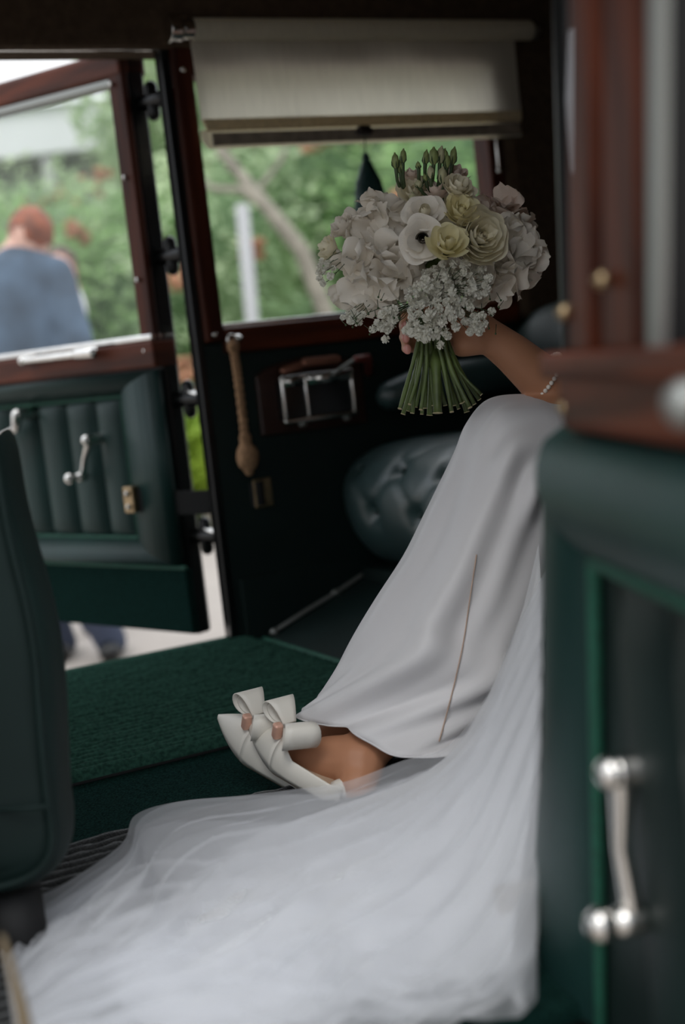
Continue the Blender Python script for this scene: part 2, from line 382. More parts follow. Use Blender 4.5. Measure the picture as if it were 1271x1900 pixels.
# ---- people outside
def person_out(base, sc, label):
    pass
def man():
    D = 5.5
    b = gp(75, D); t = thing('person', b, 'red-haired person in a blue-grey suit seen from behind beyond the open door', 'person', 'people beyond the car')
    h = P(52, 442, D)
    q = MB(); q.ell(h, (.075, .09, .105), 20, 14)
    neck = P(52, 490, D+.02)
    q.tube([h-Vector((0, 0, .05)), neck], [.055, .06])
    q.ell(P(88, 452, D), (.012, .02, .03)); q.ell(h+fwd*.1-Vector((0, 0, .02)), (.015, .02, .025))
    # arms' hands and lower body under the clothes
    q.tube([P(40, 500, D+.03), P(40, 800, D+.03)], [.12, .12])
    q.tube([P(130, 610, D), P(60, 690, D+.25)], [.045, .035]); q.ell(P(50, 700, D+.3), (.05, .05, .04))
    q.tube([P(40, 790, D), gp(135, D, GZ+.08)], [.08, .05]); q.tube([P(40, 790, D), gp(40, D+.1, GZ+.08)], [.08, .05])
    remeshed(q, 'body', SKINP, t, .014)
    q = MB(); q.ell(h+UV*.022+RV*.012+Vector((0, 0, .004)), (.086, .1, .098), 20, 14)
    q.v = [v+Vector((0, 0, 1))*(.012*noise.noise(v*30)) for v in q.v if True]
    # keep nape clear
    k = remesh_cut(q, h)
    build(k, 'hair', HAIRR, t)
    q = MB()
    q.tube([P(8, 515, D), P(50, 505, D-.02), P(104, 508, D)], [.075, .08, .072])
    q.tube([P(40, 530, D), P(38, 600, D), P(42, 700, D), P(45, 800, D)], [.16, .165, .16, .17], 20)
    q.tube([P(78, 530, D), P(60, 620, D), P(62, 700, D)], [.11, .12, .12], 20)
    q.tube([P(108, 515, D), P(124, 570, D-.04), P(146, 636, D-.06)], [.07, .066, .062])
    q.tube([P(138, 640, D-.06), P(120, 690, D+.08), P(70, 700, D+.26)], [.06, .052, .045])
    q.tube([P(2, 520, D), P(-22, 580, D), P(-30, 650, D), P(10, 690, D+.25)], [.07, .065, .06, .045])
    remeshed(q, 'jacket', SUIT, t, .012, 16)
    q = MB(); q.tube([P(20, 770, D), P(60, 770, D)], .14)
    q.tube([P(62, 780, D), P(110, 1000, D), gp(140, D, GZ+.07)], [.115, .085, .065], 16)
    q.tube([P(25, 780, D), P(35, 1000, D+.05), gp(45, D+.1, GZ+.07)], [.115, .085, .065], 16)
    remeshed(q, 'trousers', TROUS, t, .014, 4)
    for px, dd in ((140, 0), (45, .1)):
        q = MB(); c = gp(px, D+dd, GZ+.04); q.tube([c-fwd*.06, c+fwd*.12, c+fwd*.18], [.045, .042, .03], 12); build(q, 'shoe', BLACK, t)
def remesh_cut(q, h):
    # drop the hair faces that would cover the nape and the ear side
    out = MB(); keep = []
    for f in q.f:
        c = sum((q.v[i] for i in f), Vector())/len(f)-h
        if c.z < -.035 or (c.z < .0 and c.dot(RV) < .02 and c.dot(fwd) < 0) or (c.z < .045 and -.05 < c.dot(RV) < .012 and c.dot(fwd) < -.02): continue
        keep.append(f)
    out.v = q.v; out.f = keep; return out
man()
def second():
    D = 6.1
    b = gp(128, D); t = thing('person', b, 'person in a white shirt mostly hidden behind the suited man', 'person', 'people beyond the car')
    q = MB(); h = P(112, 505, D)
    q.ell(h, (.07, .085, .1), 18, 12); q.tube([h, P(112, 560, D)], [.05, .055])
    q.tube([P(128, 515, D), P(138, 545, D), P(146, 590, D-.02)], [.03, .035, .03])
    q.tube([P(110, 560, D), P(112, 800, D)], [.08, .1])
    q.tube([P(100, 800, D), gp(110, D, GZ+.08)], [.07, .05]); q.tube([P(120, 800, D), gp(128, D, GZ+.08)], [.07, .05])
    q.ell(P(141, 592, D-.02), (.035, .035, .045))
    remeshed(q, 'body', SKINP, t, .014)
    q = MB(); q.tube([P(108, 560, D), P(110, 700, D), P(112, 790, D)], [.08, .1, .1], 16)
    q.tube([P(132, 535, D), P(141, 560, D-.01), P(148, 580, D-.02)], [.034, .042, .035])
    remeshed(q, 'shirt', SHIRT, t, .012, 3)
    q = MB(); q.tube([P(112, 780, D), P(112, 830, D)], .11)
    q.tube([P(100, 820, D), gp(110, D, GZ+.05)], [.085, .06]); q.tube([P(122, 820, D), gp(130, D, GZ+.05)], [.085, .06])
    remeshed(q, 'trousers', TROUS, t, .014, 3)
    q = MB(); q.ell(h+Vector((0, 0, .02))+fwd*.02, (.076, .09, .095), 18, 12); build(q, 'hair', HAIRB, t)
second()

# ================================================================== CAR SHELL
YF = 2.6          # inner face of the far side
def FW(s_, z, n_): return Vector((s_, YF-n_, z))       # n points into the cabin
def rect(a, b, c, d): return [(a, c), (b, c), (b, d), (a, d)]
def struct(mb, name, m, label=None, **k):
    return tag(build(mb, name, m, **k), label, None, None, 'structure')
# floor with near sill, carpeted
q = MB(); q.box((.55, 1.79, -.03), (1.45, .85, .03)); struct(q, 'floor', CARPET, 'dark green carpeted car floor', smooth=False, bevel=.008)
q = MB(); q.box((.55, .915, -.065), (1.45, .03, .05)); struct(q, 'trim_near_sill', BLACK, 'black painted near door sill', smooth=False, bevel=.008)
q = MB(); q.tube([(-.9, 2.615, .004), (1.05, 2.615, .004)], .014, 10); struct(q, 'trim_sill_piping', BEAD, 'green piping along the far sill edge')
q = MB(); q.box((.55, 2.68, -.06), (1.45, .04, .05)); struct(q, 'trim_far_sill', BLACK, 'black far door sill', smooth=False, bevel=.006)
q = MB(); q.box((.55, 1.8, -.25), (1.4, .8, .16)); struct(q, 'underbody', BLACK, 'black underside of the car', smooth=False)
# ceiling
q = MB(); q.box((.55, 1.8, 1.34), (1.5, .9, .03)); struct(q, 'ceiling', HEADL, 'brown cloth headlining of the car', smooth=False, bevel=.02)
q = MB(); q.box((.55, 2.63, 1.235), (1.45, .06, .075)); struct(q, 'wall_far_header', HEADL, 'brown lined header above the far door and window', smooth=False, bevel=.012)
q = MB(); q.tube([(-.9, 2.6, 1.165), (1.05, 2.6, 1.165)], .007, 8); struct(q, 'trim_header_strip', CHROME, 'thin bright strip under the far header')
# far side: lower panel, pillar, rear panel
pl = [(1.055, 0), (1.055, .60), (1.97, .60), (1.97, 0)]
q = MB(); q.prism(pl, FW, -.03, 0); wf = struct(q, 'wall_far', LEATHER_D, 'dark green trimmed far side panel below the window', smooth=False, bevel=.006)
q = MB(); q.prism(rect(1.075, 1.9, .0, .13), FW, 0, .012); build(q, 'lower_trim_board', LEATHER_D, wf, False, bevel=.004)
# pillar (wood face, black jamb edge)
q = MB(); q.prism([(1.045, -.02), (1.045, 1.17), (1.062, 1.17), (1.062, -.02)], FW, -.03, .004); pf = struct(q, 'pillar_far', BLACK, 'black door jamb of the far rear pillar', smooth=False, bevel=.003)
q = MB(); q.prism([(1.064, .60), (1.064, 1.17), (1.104, 1.17), (1.104, .60)], FW, -.03, .016); build(q, 'wood_cap', WOOD, pf, False, bevel=.006)
for z_ in (.615, 1.12):
    q = MB(); q.ell(FW(1.082, z_, .017), (.006, .004, .006), 10, 6); build(q, 'screw', CHROME, pf)
# window 1 (rear quarter window)
w1 = thing('window_1', FW(1.43, .60, 0), 'wood-framed rear side window of the car', None, None, 'structure')
q = MB(); q.prism(rect(1.104, 1.80, .575, .626), FW, -.05, .02); build(q, 'lower_rail', WOODH, w1, False, bevel=.006)
q = MB(); q.prism(rect(1.765, 1.80, .626, 1.16), FW, -.05, .014); build(q, 'rear_stile', WOOD, w1, False, bevel=.006)
q = MB(); q.prism(rect(1.104, 1.765, 1.11, 1.16), FW, -.05, .012); build(q, 'upper_rail', WOODH, w1, False, bevel=.006)
q = MB(); q.prism(rect(1.104, 1.765, .624, .635), FW, -.045, -.004); build(q, 'sill_strip', CHROME, w1, False, bevel=.003)
q = MB(); q.prism(rect(1.104, 1.765, .635, 1.11), FW, -.034, -.030); build(q, 'pane', GLASS, w1, False)
q = MB(); q.tube([FW(1.782, .90, .018), FW(1.782, 1.0, .018)], .004, 8); q.ell(FW(1.782, .90, .02), (.007, .006, .007)); build(q, 'blind_guide', CHROME, w1)
# rear quarter panel + rear wall
q = MB(); q.prism(rect(1.80, 1.99, .58, 1.17), FW, -.06, .03); struct(q, 'wall_far_quarter', HEADL, 'brown lined far rear quarter', smooth=False, bevel=.02)
q = MB(); q.box((1.98, 1.8, .65), (.03, .88, .68)); wr = struct(q, 'wall_rear', HEADL, 'brown lined rear wall behind the bench seat', smooth=False, bevel=.02)
# front part of the far side and front bulkhead
q = MB(); q.prism(rect(-.92, .22, -.02, 1.17), FW, -.07, 0); struct(q, 'wall_far_front', LEATHER_D, 'far side panel ahead of the door opening', smooth=False, bevel=.006)
q = MB(); q.box((-.9, 1.8, .3), (.03, .85, .32)); struct(q, 'wall_front', LEATHER_D, 'front bulkhead of the cabin', smooth=False, bevel=.01)
# near side rear quarter (outside of the car, behind the near door)
NX = .735
q = MB()
q.box((NX+.69, .985, .555), (.63, .03, .775))
wn = struct(q, 'wall_near', CARP, 'dark green painted near rear side of the car', smooth=False, bevel=.01)
def YP(s_, z, n_): return Vector((s_, 1.0+n_, z))
def ypx(x_, y_): v = onY(x_, y_, 1.0); return (v.x, v.z)
q = MB(); q.prism([ypx(1012, -150), ypx(1036, 700), ypx(1110, 700), ypx(1085, -150)], YP, -.03, .0); build(q, 'pillar_post', BLACK, wn, False, bevel=.008)
q = MB(); q.prism([ypx(1013, 70), ypx(1010, 200), ypx(1016, 335), ypx(1030, 335), ypx(1036, 200), ypx(1034, 70)], YP, -.036, -.028); build(q, 'highlight_strip', mat('painted pillar highlight', (.30, .32, .34), .7), wn, False, bevel=.003)  # thin pale grey strip paints in the glossy highlight on the pillar
q = MB(); q.ell(onY(1243, 630, .93), (.024, .02, .022), 18, 12); q.tube([onY(1243, 645, .94), onY(1243, 645, .97)], .012, 12); build(q, 'pale_oval', mat('pale cyan gloss', (.45, .60, .63), .25), wn)  # small pale cyan oval on a short stub
q = MB(); q.tube([(NX+.12, .955, .18), (1.9, .955, .18)], .014, 10); build(q, 'moulding', CHROME, wn)
q = MB(); q.box((-.45, .985, .60), (.42, .03, .72)); struct(q, 'wall_near_front', CARP, 'dark green near side ahead of the door opening', smooth=False, bevel=.01)
q = MB(); q.box((.35, .985, 1.30), (.75, .03, .03)); struct(q, 'wall_near_header', CARP, 'dark green header over the near door opening', smooth=False, bevel=.01)

# ---- far door, open
OUTC = onY(361, 900, 2.70); TD = Vector((.947, .32, 0)).normalized(); DD = Vector((-.32, .947, 0)).normalized()
INC = OUTC-TD*.052; ND = -TD
def door_frame(org, dd, nd, off=0.0):
    O = Vector((org.x, org.y, 0))
    def F(s_, z, n_): return O+dd*s_+Vector((0, 0, z))+nd*n_
    def pix(x, y):
        r_ = ray(x, y); t_ = (O+nd*off-CAM).dot(nd)/r_.dot(nd); p_ = CAM+r_*t_; return ((p_-O).dot(dd), p_.z)
    return F, pix
DF, dpx = door_frame(INC, DD, ND, .008)
d1 = thing('door_1', (INC.x, INC.y, 0), 'open far door of the car with fluted dark green leather and wood frame', None, None, 'structure')
zb = dpx(325, 1180)[1]; zl = dpx(300, 1050)[1]; zt = dpx(283, 640)[1]; zwt = dpx(215, 92)[1]; zw0 = dpx(283, 628)[1]
DWL = .80
def qd(name, poly, n0, n1, m, parent=None, **k):
    q_ = MB(); q_.prism(poly, DF, n0, n1); return build(q_, name, m, parent or d1, k.pop('smooth', False), **k)
print('door z', zb, zl, zt, zwt, INC, [dpx(6, 190), dpx(212, 90), dpx(6, 655), dpx(6, 735), dpx(20, 995), dpx(60, 1045), dpx(90, 1155)])
qd('outer_shell', [(0, zb), (DWL, zb), (DWL, zt-.02), (0, zt-.02)], -.052, -.012, BLACK, bevel=.008)
qd('hinge_stile', [(0, zt-.02), (.028, zt-.02), (.022, zwt), (0, zwt)], -.052, -.010, BLACK, bevel=.005)
qd('hinge_stile_wood', [(.0, zt-.02), (.045, zt-.02), (.045, zwt-.005), (.0, zwt)], -.012, .004, WOOD, bevel=.004)
a1 = dpx(208, 92); a2 = dpx(6, 150); a3 = dpx(6, 193); a4 = dpx(212, 138)
sl = (a2[1]-a1[1])/(a2[0]-a1[0])
e = DWL; qd('upper_rail', [(0, a1[1]), (e, a1[1]+sl*e), (e, a1[1]+sl*e-.052), (0, a1[1]-.052)], -.06, .006, WOODH, bevel=.008)
qd('rail_bead', [(0.03, a1[1]-.052+sl*.03), (e, a1[1]+sl*e-.052), (e, a1[1]+sl*e-.066), (.03, a1[1]-.066+sl*.03)], -.03, .004, GREYM, bevel=.003)
qd('front_stile', [(DWL-.05, zt-.02), (DWL, zt-.02), (DWL, a1[1]+sl*e), (DWL-.05, a1[1]+sl*e)], -.06, .004, WOOD, bevel=.005)
zs = dpx(283, 630)[1]
qd('window_sill_strip', [(.0, zs), (DWL, zs), (DWL, zs+.012), (.0, zs+.012)], -.05, .012, CHROME, bevel=.003)
sr = dpx(286, 640)[0]
qd('waist_rail', [(sr, zt-.045), (DWL, zt-.045), (DWL, zs), (sr, zs)], -.05, .012, WOODH, bevel=.006)
qd('pane', [(.045, zs+.01), (DWL-.05, zs+.01), (DWL-.05, a1[1]+sl*e-.06), (.045, a1[1]-.06)], -.032, -.028, GLASS)
for s_, z_ in ((.03, zs-.02), (.025, zs+.12), (.025, zs+.32), (.03, zwt-.06)):
    q = MB(); q.ell(DF(s_, z_, .008), (.005, .005, .005), 10, 6); build(q, 'screw', CHROME, d1)
# pull bar on the waist rail
p0 = dpx(62, 668); p1 = dpx(192, 652)
q = MB(); q.tube([DF(p0[0], p0[1], .035), DF(p1[0]+.04, p1[1], .035)], .0075, 10); pb = build(q, 'pull_bar', CHROME, d1)
q = MB(); q.tube([DF(p1[0]+.055, p1[1], .035), DF(p1[0], p1[1], .035)], .012, 10); q.tube([DF(p0[0], p0[1], .012), DF(p0[0], p0[1], .036)], .010, 10); q.tube([DF(p1[0]+.03, p1[1], .012), DF(p1[0]+.03, p1[1], .036)], .010, 10); build(q, 'bar_bracket', CHROME, pb)
# leather border rolls
zt2 = zt-.048; zi = dpx(250, 733)[1]; zj = dpx(255, 997)[1]; ze = dpx(300, 1050)[1]
six = dpx(241, 850)[0]; siy = DWL-.12
def roll(name, outer, inner, h, m, F, parent, N=9):       # padded border between two lines
    rows = []
    for k in range(N):
        t_ = k/(N-1); n_ = .006+h*sin(pi*min(1, max(0, t_)))**.6
        rows.append([F(*(Vector(outer[i]).lerp(Vector(inner[i]), t_)), n_) for i in range(2)])
    rows.append([F(*inner[i], -.004) for i in range(2)]); rows.append([F(*outer[i], -.004) for i in range(2)])
    q_ = MB(); q_.grid(rows, cu=True); n_ = len(rows)
    q_.f.append(tuple(2*i for i in range(n_))); q_.f.append(tuple(2*i+1 for i in range(n_))[::-1])
    return build(q_, name, m, parent)
s0 = dpx(284, 650)[0]
OC = [(s0, zt2), (DWL-.01, zt2), (DWL-.01, ze), (s0, ze)]; IC = [(six, zi), (siy, zi), (siy, zj), (six, zj)]
for i in range(4):
    j = (i+1) % 4; roll('border_roll', (OC[i], OC[j]), (IC[i], IC[j]), .028, LEATHER, DF, d1)
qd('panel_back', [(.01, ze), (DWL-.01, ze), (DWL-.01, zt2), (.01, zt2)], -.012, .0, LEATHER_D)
q = MB(); q.tube([DF(*IC[0], .012), DF(*IC[1], .012)], .0045, 8); q.tube([DF(*IC[2], .012), DF(*IC[3], .012)], .0045, 8); q.tube([DF(*IC[3], .012), DF(*IC[0], .012)], .003, 8)
build(q, 'piping', BEAD, d1)
# flutes
fl = [dpx(x_, 860)[0] for x_ in (241, 187, 132, 80, 27, -30)]
fl = [six]+fl[1:]
fstep = (fl[-1]-fl[0])/5
while fl[-1] < siy-.02: fl.append(min(siy, fl[-1]+fstep))
for k in range(len(fl)-1):
    rows = []
    for i in range(9):
        t_ = i/8; s_ = fl[k]+.002+(fl[k+1]-fl[k]-.004)*t_
        rows.append([DF(s_, zj+(zi-zj)*v_, .001+.019*sin(pi*t_)**.55*min(1, (1-abs(2*v_-1))*9+.25)) for v_ in (0, .02, .06, .15, .5, .85, .94, .98, 1)])
    q = MB(); q.grid(rows); build(q, 'flute', LEATHER, d1)
# kick panel
qd('kick_panel', [(s0-.012, zb+.006), (DWL-.01, zb+.006), (DWL-.01, ze-.006), (s0-.012, ze-.006)], -.012, .006, CARPET, bevel=.004)
q = MB(); q.tube([DF(s0-.012, ze-.003, .006), DF(DWL-.01, ze-.003, .006)], .005, 8); build(q, 'piping', BEAD, d1)
# cranks
def crank(F, px_, hub, knob, parent, s, name, nb=.0, a1=.045, a2=.04, kl=.032):
    h_ = px_(*hub); k_ = px_(*knob)
    q_ = MB(); hb = F(h_[0], h_[1], nb+a1*s); kb = F(k_[0], k_[1], nb+a2*s)
    nn = (F(0, 0, 1)-F(0, 0, 0))
    mid = hb.lerp(kb, .5)+nn*.004*s
    q_.tube([hb, hb.lerp(kb, .15), mid, hb.lerp(kb, .85), kb], [.011*s, .0085*s, .0055*s, .007*s, .0095*s], 12)
    o_ = build(q_, name, CHROME, parent)
    q_ = MB(); q_.tube([F(h_[0], h_[1], nb), F(h_[0], h_[1], nb+.015*s), hb], [.017*s, .011*s, .0125*s], 14); q_.ell(hb+nn*.006*s, (.012*s,)*3)
    build(q_, 'hub', CHROME, o_)
    if name == 'window_crank':
        q_ = MB(); q_.tube([kb, kb+nn*.02*s], [.006*s, .006*s], 10); q_.ell(kb+nn*kl*s, (.0125*s,)*3, 14, 10); q_.tube([kb-nn*.004*s, kb+nn*.006*s], .011*s, 12)
        build(q_, 'knob', CHROME, o_)
    return o_
crank(DF, dpx, (192, 812), (176, 880), d1, 1.0, 'window_crank')
h_ = dpx(62, 766); k_ = dpx(20, 818)
q = MB(); q.tube([DF(h_[0], h_[1], .05), DF(h_[0]+.01, h_[1]-.03, .052), DF(k_[0]-.01, k_[1]+.012, .05), DF(k_[0]+.03, k_[1]-.01, .045)], [.013, .010, .007, .006], 12)
q.tube([DF(h_[0], h_[1], .0), DF(h_[0], h_[1], .05)], [.016, .011], 12); build(q, 'door_handle', CHROME, d1)
# hinges: blocks bridging the stile and the pillar
for k, yy in enumerate((192, 475, 738, 990)):
    A = onY(300+yy*.085, yy, 2.70); z_ = A.z
    a = Vector((OUTC.x, OUTC.y, z_))-TD*.015+DD*.02; b = Vector((1.062, 2.632, z_))
    q = MB(); q.tube([a, a.lerp(b, .5)+Vector((0, .0, 0)), b], .016, 10)
    q.tube([a.lerp(b, .55)-Vector((0, 0, .026)), a.lerp(b, .55)+Vector((0, 0, .026))], .013, 12)
    hg = build(q, 'hinge', BLACK, d1)
    if k in (2, 3):
        q = MB(); q.tube([a.lerp(b, .35)+Vector((0, -.012, .018)), b+Vector((-.004, -.012, .004))], .006, 8); build(q, 'hinge_pin', CHROME, hg)
# check strap
sb = dpx(268, 922); st0 = DF(sb[0], sb[1], .045); st1 = FW(1.15, onY(445, 920, YF).z, .012)
cs = thing('check_strap', st0, 'black leather check strap from door edge to pillar panel', 'strap')
rows = []
for k in range(15):
    t_ = k/14; p_ = st0.lerp(st1, t_)+Vector((0, -.015*sin(pi*t_), -.012*sin(pi*t_)))
    rows.append([p_+Vector((0, 0, z_)) for z_ in (-.024, -.023, .023, .024)])
q = MB(); q.grid(rows); build(q, 'strap', BLACKR, cs, solid=.004)
q = MB(); q.prism(rect(sb[0]-.016, sb[0]+.016, sb[1]-.027, sb[1]+.027), DF, .018, .05); bk = build(q, 'bracket', BRASS, cs, False, bevel=.003)
for z_ in (-.014, .013):
    q = MB(); q.ell(DF(sb[0]-.002, sb[1]+z_, .052), (.006, .004, .006), 10, 6); build(q, 'screw', CHROME, bk)
q = MB(); q.prism(rect(1.13, 1.17, st1.z-.03, st1.z+.028), FW, .0, .006); build(q, 'end_plate', BRASS, cs, False, bevel=.002)

# ---- blind with tassel
rb = thing('roller_blind', FW(1.48, .98, .04), 'cream roller blind half drawn over the rear side window, green tassel hanging', 'blind')
q = MB(); q.tube([FW(1.095, 1.185, .055), FW(1.87, 1.185, .055)], .021, 20, False); build(q, 'roller', BLIND, rb, bevel=.003)
rows = []
for k in range(33):
    s_ = 1.10+.74*k/32
    rows.append([FW(s_+.003*sin(z_*9), z_, .036+.003*sin(s_*21)+.002*sin(s_*40+z_*30)) for z_ in (1.185, 1.16, 1.12, 1.08, 1.045, 1.02)])
q = MB(); q.grid(rows); build(q, 'blind_cloth', BLIND, rb, fix=False)
q = MB(); q.prism([(1.10, 1.022), (1.84, 1.022), (1.838, 1.000), (1.108, 1.000)], FW, .032, .042); build(q, 'hem_pocket', BLIND2, rb, False, bevel=.003)
q = MB(); q.prism([(1.10, 1.003), (1.84, 1.003), (1.84, .985), (1.842, .968), (1.112, .968), (1.100, .985)], FW, .022, .032); build(q, 'lower_flap', BLIND, rb, False, bevel=.002)
q = MB(); q.prism(rect(1.118, 1.835, .972, .996), FW, .033, .039); build(q, 'hem_bar', mat('faded hem braid', (.30, .25, .19), .9, noise_s=40, noise_amt=.3), rb, False, bevel=.002)
tp = onY(676, 242, YF-.045)
q = MB(); q.ell(tp, (.020, .008, .011), 16, 10); build(q, 'pull_button', mat('dark wooden button', (.02, .012, .01), .5), rb)
tz = onY(678, 282, YF-.05)
q = MB(); q.tube([tp, tz], .0016, 6); build(q, 'pull_cord', THIN, rb)
q = MB(); pr = [(0, .0025), (.006, .007), (.014, .009), (.018, .0065), (.03, .012), (.06, .024), (.09, .031), (.125, .035), (.14, .035)]
q.tube([tz-Vector((0, 0, a)) for a, r_ in pr], [r_ for a, r_ in pr], 16, False)
for k in range(40):
    a_ = 2*pi*k/40; d_ = Vector((cos(a_), sin(a_), 0)); q.tube([tz+d_*.0065-Vector((0, 0, .018)), tz+d_*.0245-Vector((0, 0, .06)), tz+d_*.035-Vector((0, 0, .13)), tz+d_*.0358-Vector((0, 0, .148+.004*(k % 3)))], .0022, 5, False)
build(q, 'tassel', TASSEL, rb)
q = MB(); zc = 1.185
q.tube([FW(1.045, zc, .055), FW(1.068, zc, .055)], .026, 18, False); q.tube([FW(1.072, zc, .055), FW(1.095, zc, .055)], .021, 18, False); q.box((1.07, 2.575, zc+.01), (.02, .03, .018))
build(q, 'end_bracket', CHROME, rb, bevel=.002)
q = MB(); q.tube([FW(1.87, zc, .055), FW(1.885, zc, .055)], .012, 12); q.box((1.885, 2.575, zc), (.004, .03, .016)); build(q, 'end_bracket', GREYM, rb)

# ---- assist pull (corded)
gt = onY(432, 640, YF-.05); gb = onY(455, 812, YF-.05); gk = onY(459, 845, YF-.05)
gh = thing('assist_pull', gt, 'tan corded pull with round knotted end hanging on the pillar panel', 'pull handle')
q = MB(); pts = catmull([gt, gt.lerp(gb, .35)+Vector((.0015, 0, 0)), gb], 60); q.tube(pts, [.0086+.0012*sin(k*1.7)+(.003 if k < 8 else 0) for k in range(60)], 12); build(q, 'cord', ROPE, gh)
q = MB(); kp = [gk+Vector((0, 0, .04-.0065*k)) for k in range(12)]; kr = [.010, .012, .0105, .013, .0175, .0205, .022, .0222, .021, .0185, .015, .009]; q.tube(kp, kr, 18); 
q.v = [v+Vector((0.0012*sin(v.z*900+v.x*500), 0, 0)) for v in q.v]; build(q, 'knot', ROPE, gh)
q = MB(); lp = [gt+Vector((.009*cos(a_), 0, .010+.009*sin(a_))) for a_ in [2*pi*i/14 for i in range(15)]]; q.tube(lp, .0028, 8); q.ell(onY(439, 628, YF-.03), (.009, .02, .009)); build(q, 'hook', CHROME, gh)

# ---- companion box on side panel
cb = thing('companion_case', FW(1.28, .42, 0), 'chrome-framed glass case on wooden backing set in the side panel', 'case')
arch = [(1.16, .405), (1.40, .405)]+[(1.40-.24*k/12, .525+.028*sin(pi*k/12)**.7) for k in range(13)]
q = MB(); q.prism(arch, FW, 0, .012); build(q, 'backing', mat('dark case wood', (.035, .012, .007), .4, noise_s=10, stretch=(1, 1, 6)), cb, False, bevel=.004)
q = MB(); q.prism(rect(1.20, 1.352, .432, .512), FW, .012, .05); build(q, 'body', mat('dark case glass', (.006, .008, .008), .15), cb, False, bevel=.003)
q = MB()
for s_, z0, z1 in ((1.197, .43, .515), (1.248, .43, .515), (1.352, .43, .515)): q.tube([FW(s_, z0, .052), FW(s_, z1, .052)], .0045, 8)
for z_ in (.430, .515): q.tube([FW(1.197, z_, .053), FW(1.352, z_, .053)], .0055, 8)
q.box((1.30, YF-.054, .508), (.048, .006, .010)); q.box((1.215, YF-.056, .508), (.016, .007, .009)); build(q, 'frame', CHROME, cb)
for s_ in (1.235, 1.335):
    q = MB(); q.ell(FW(s_, .421, .045), (.009, .009, .006), 10, 6); build(q, 'foot', GREYM, cb)
q = MB(); q.tube([FW(1.215, .530, .03), FW(1.25, .536, .03)], .009, 10); q.tube([FW(1.262, .541, .032), FW(1.33, .541, .032)], .010, 12); q.ell(FW(1.262, .541, .034), (.009, .009, .009)); q.ell(FW(1.335, .541, .034), (.008, .008, .008)); build(q, 'catch', mat('coppery catch', (.33, .15, .10), .4, .6), cb)
l0 = onY(618, 694, YF-.07); l1 = onY(660, 666, YF-.075); l2 = onY(682, 664, YF-.06); l3 = onY(684, 690, YF-.01)
lv = thing('lever', l3, 'slim metal lever with red-brown elbow above the glass case', 'lever')
q = MB(); q.tube([l0, l1], [.0035, .0042], 8); build(q, 'rod', GREYM, lv)
q = MB(); q.tube([l1, l2, l3], [.0065, .009, .010], 10); build(q, 'elbow', mat('red brown enamel', (.20, .045, .035), .35), lv)

# ---- bench seat
SX0, SX1 = 1.29, 1.74; SY0, SY1 = 1.06, 2.575
bs = thing('bench_seat', (1.5, 1.8, .0), 'buttoned dark green leather rear bench seat', 'seat')
sec = [(SX1, .30), (1.70, .345), (1.60, .365), (1.50, .37), (1.42, .368), (1.36, .358), (1.315, .335), (1.29, .30), (1.283, .26), (1.29, .215), (1.31, .17), (1.345, .135), (1.40, .12), (1.55, .115), (SX1, .115)]
cv = catmull([Vector((a, b, 0)) for a, b in sec], 61)
btn = []
NB = 9; sp = (SY1-SY0)/NB
for k in range(NB+1):
    for (row, off) in ((13, 0), (27, .5), (36, 0)):
        y_ = SY0+(k+off)*sp
        if y_ < SY1-.02 and y_ > SY0+.02: btn.append((row, y_))
rows = []
NYS = 150
for j in range(NYS+1):
    y_ = SY0+(SY1-SY0)*j/NYS; ed = min(1, min(j, NYS-j)/9)**.5
    r_ = []
    for i, c in enumerate(cv):
        v = Vector((c.x, y_, c.y)); ctr = Vector((1.52, y_, .24)); nrm = (v-ctr); nrm = Vector((nrm.x, 0, nrm.z)).normalized()
        dd_ = 0
        for row, by in btn:
            ds = (i-row)*.014; dy = y_-by; d2 = ds*ds+dy*dy
            dd_ -= .022*math.exp(-d2/.0006)
            # pleat lines running off the button toward its neighbours
            if row != 36 or i < 40:
                dd_ -= .006*math.exp(-((abs(dy)-abs(ds)*.55)/.007)**2)*math.exp(-d2/.012)
        w_ = .0045*sin(y_*2*pi/sp*1.0+i*.05)*(.5 if i < 25 else .2)
        v = v+nrm*(dd_+w_*.5)
        v = ctr+(v-ctr)*(.80+.20*ed) if 6 < i < 56 else v
        r_.append(v)
    rows.append(r_)
q = MB(); q.grid(rows, cv=True); n_ = len(cv); q.f.append(tuple(range(n_))[::-1]); q.f.append(tuple(NYS*n_+i for i in range(n_))); build(q, 'seat_cushion', SEATL, bs)
for row, by in btn:
    if 20 < row:
        c = cv[row]; v = Vector((c.x, by, c.y)); nn = Vector((c.x-1.52, 0, c.y-.24)).normalized(); q = MB(); q.ell(v-nn*.019, (.0075, .0075, .0075), 10, 8); build(q, 'button', LEATHER, bs)
q = MB(); q.box((1.53, 1.82, .058), (.20, .74, .058)); build(q, 'seat_box', LEATHER_D, bs, False, bevel=.01)
rows = []
for j in range(61):
    y_ = SY0+(SY1-SY0)*j/60
    ed = min(1, min(j, 60-j)/5)**.5
    rows.append([Vector((x_+(.012*(1-abs(sin(y_*2*pi/sp*.5)))*1.0 if 0 < k < 6 else 0)+.04*(1-ed)*(1 if k < 6 else 0), y_, z_-.03*(1-ed)*(1 if 3 < k < 8 else 0))) for k, (x_, z_) in enumerate([(1.76, .36), (1.715, .40), (1.705, .46), (1.715, .52), (1.735, .57), (1.77, .60), (1.81, .61), (1.87, .60), (1.93, .58), (1.93, .34)])])
q = MB(); q.grid(rows, cv=True); q.f.append(tuple(range(10))[::-1]); q.f.append(tuple(600+i for i in range(10))); build(q, 'backrest', LEATHER_D, bs)
q = MB(); am = [FW(1.43, .455, .065), FW(1.50, .468, .07), FW(1.62, .47, .07), FW(1.76, .47, .07)]; q.tube(am, [.030, .038, .04, .04], 18); build(q, 'armrest', SEATL, bs)

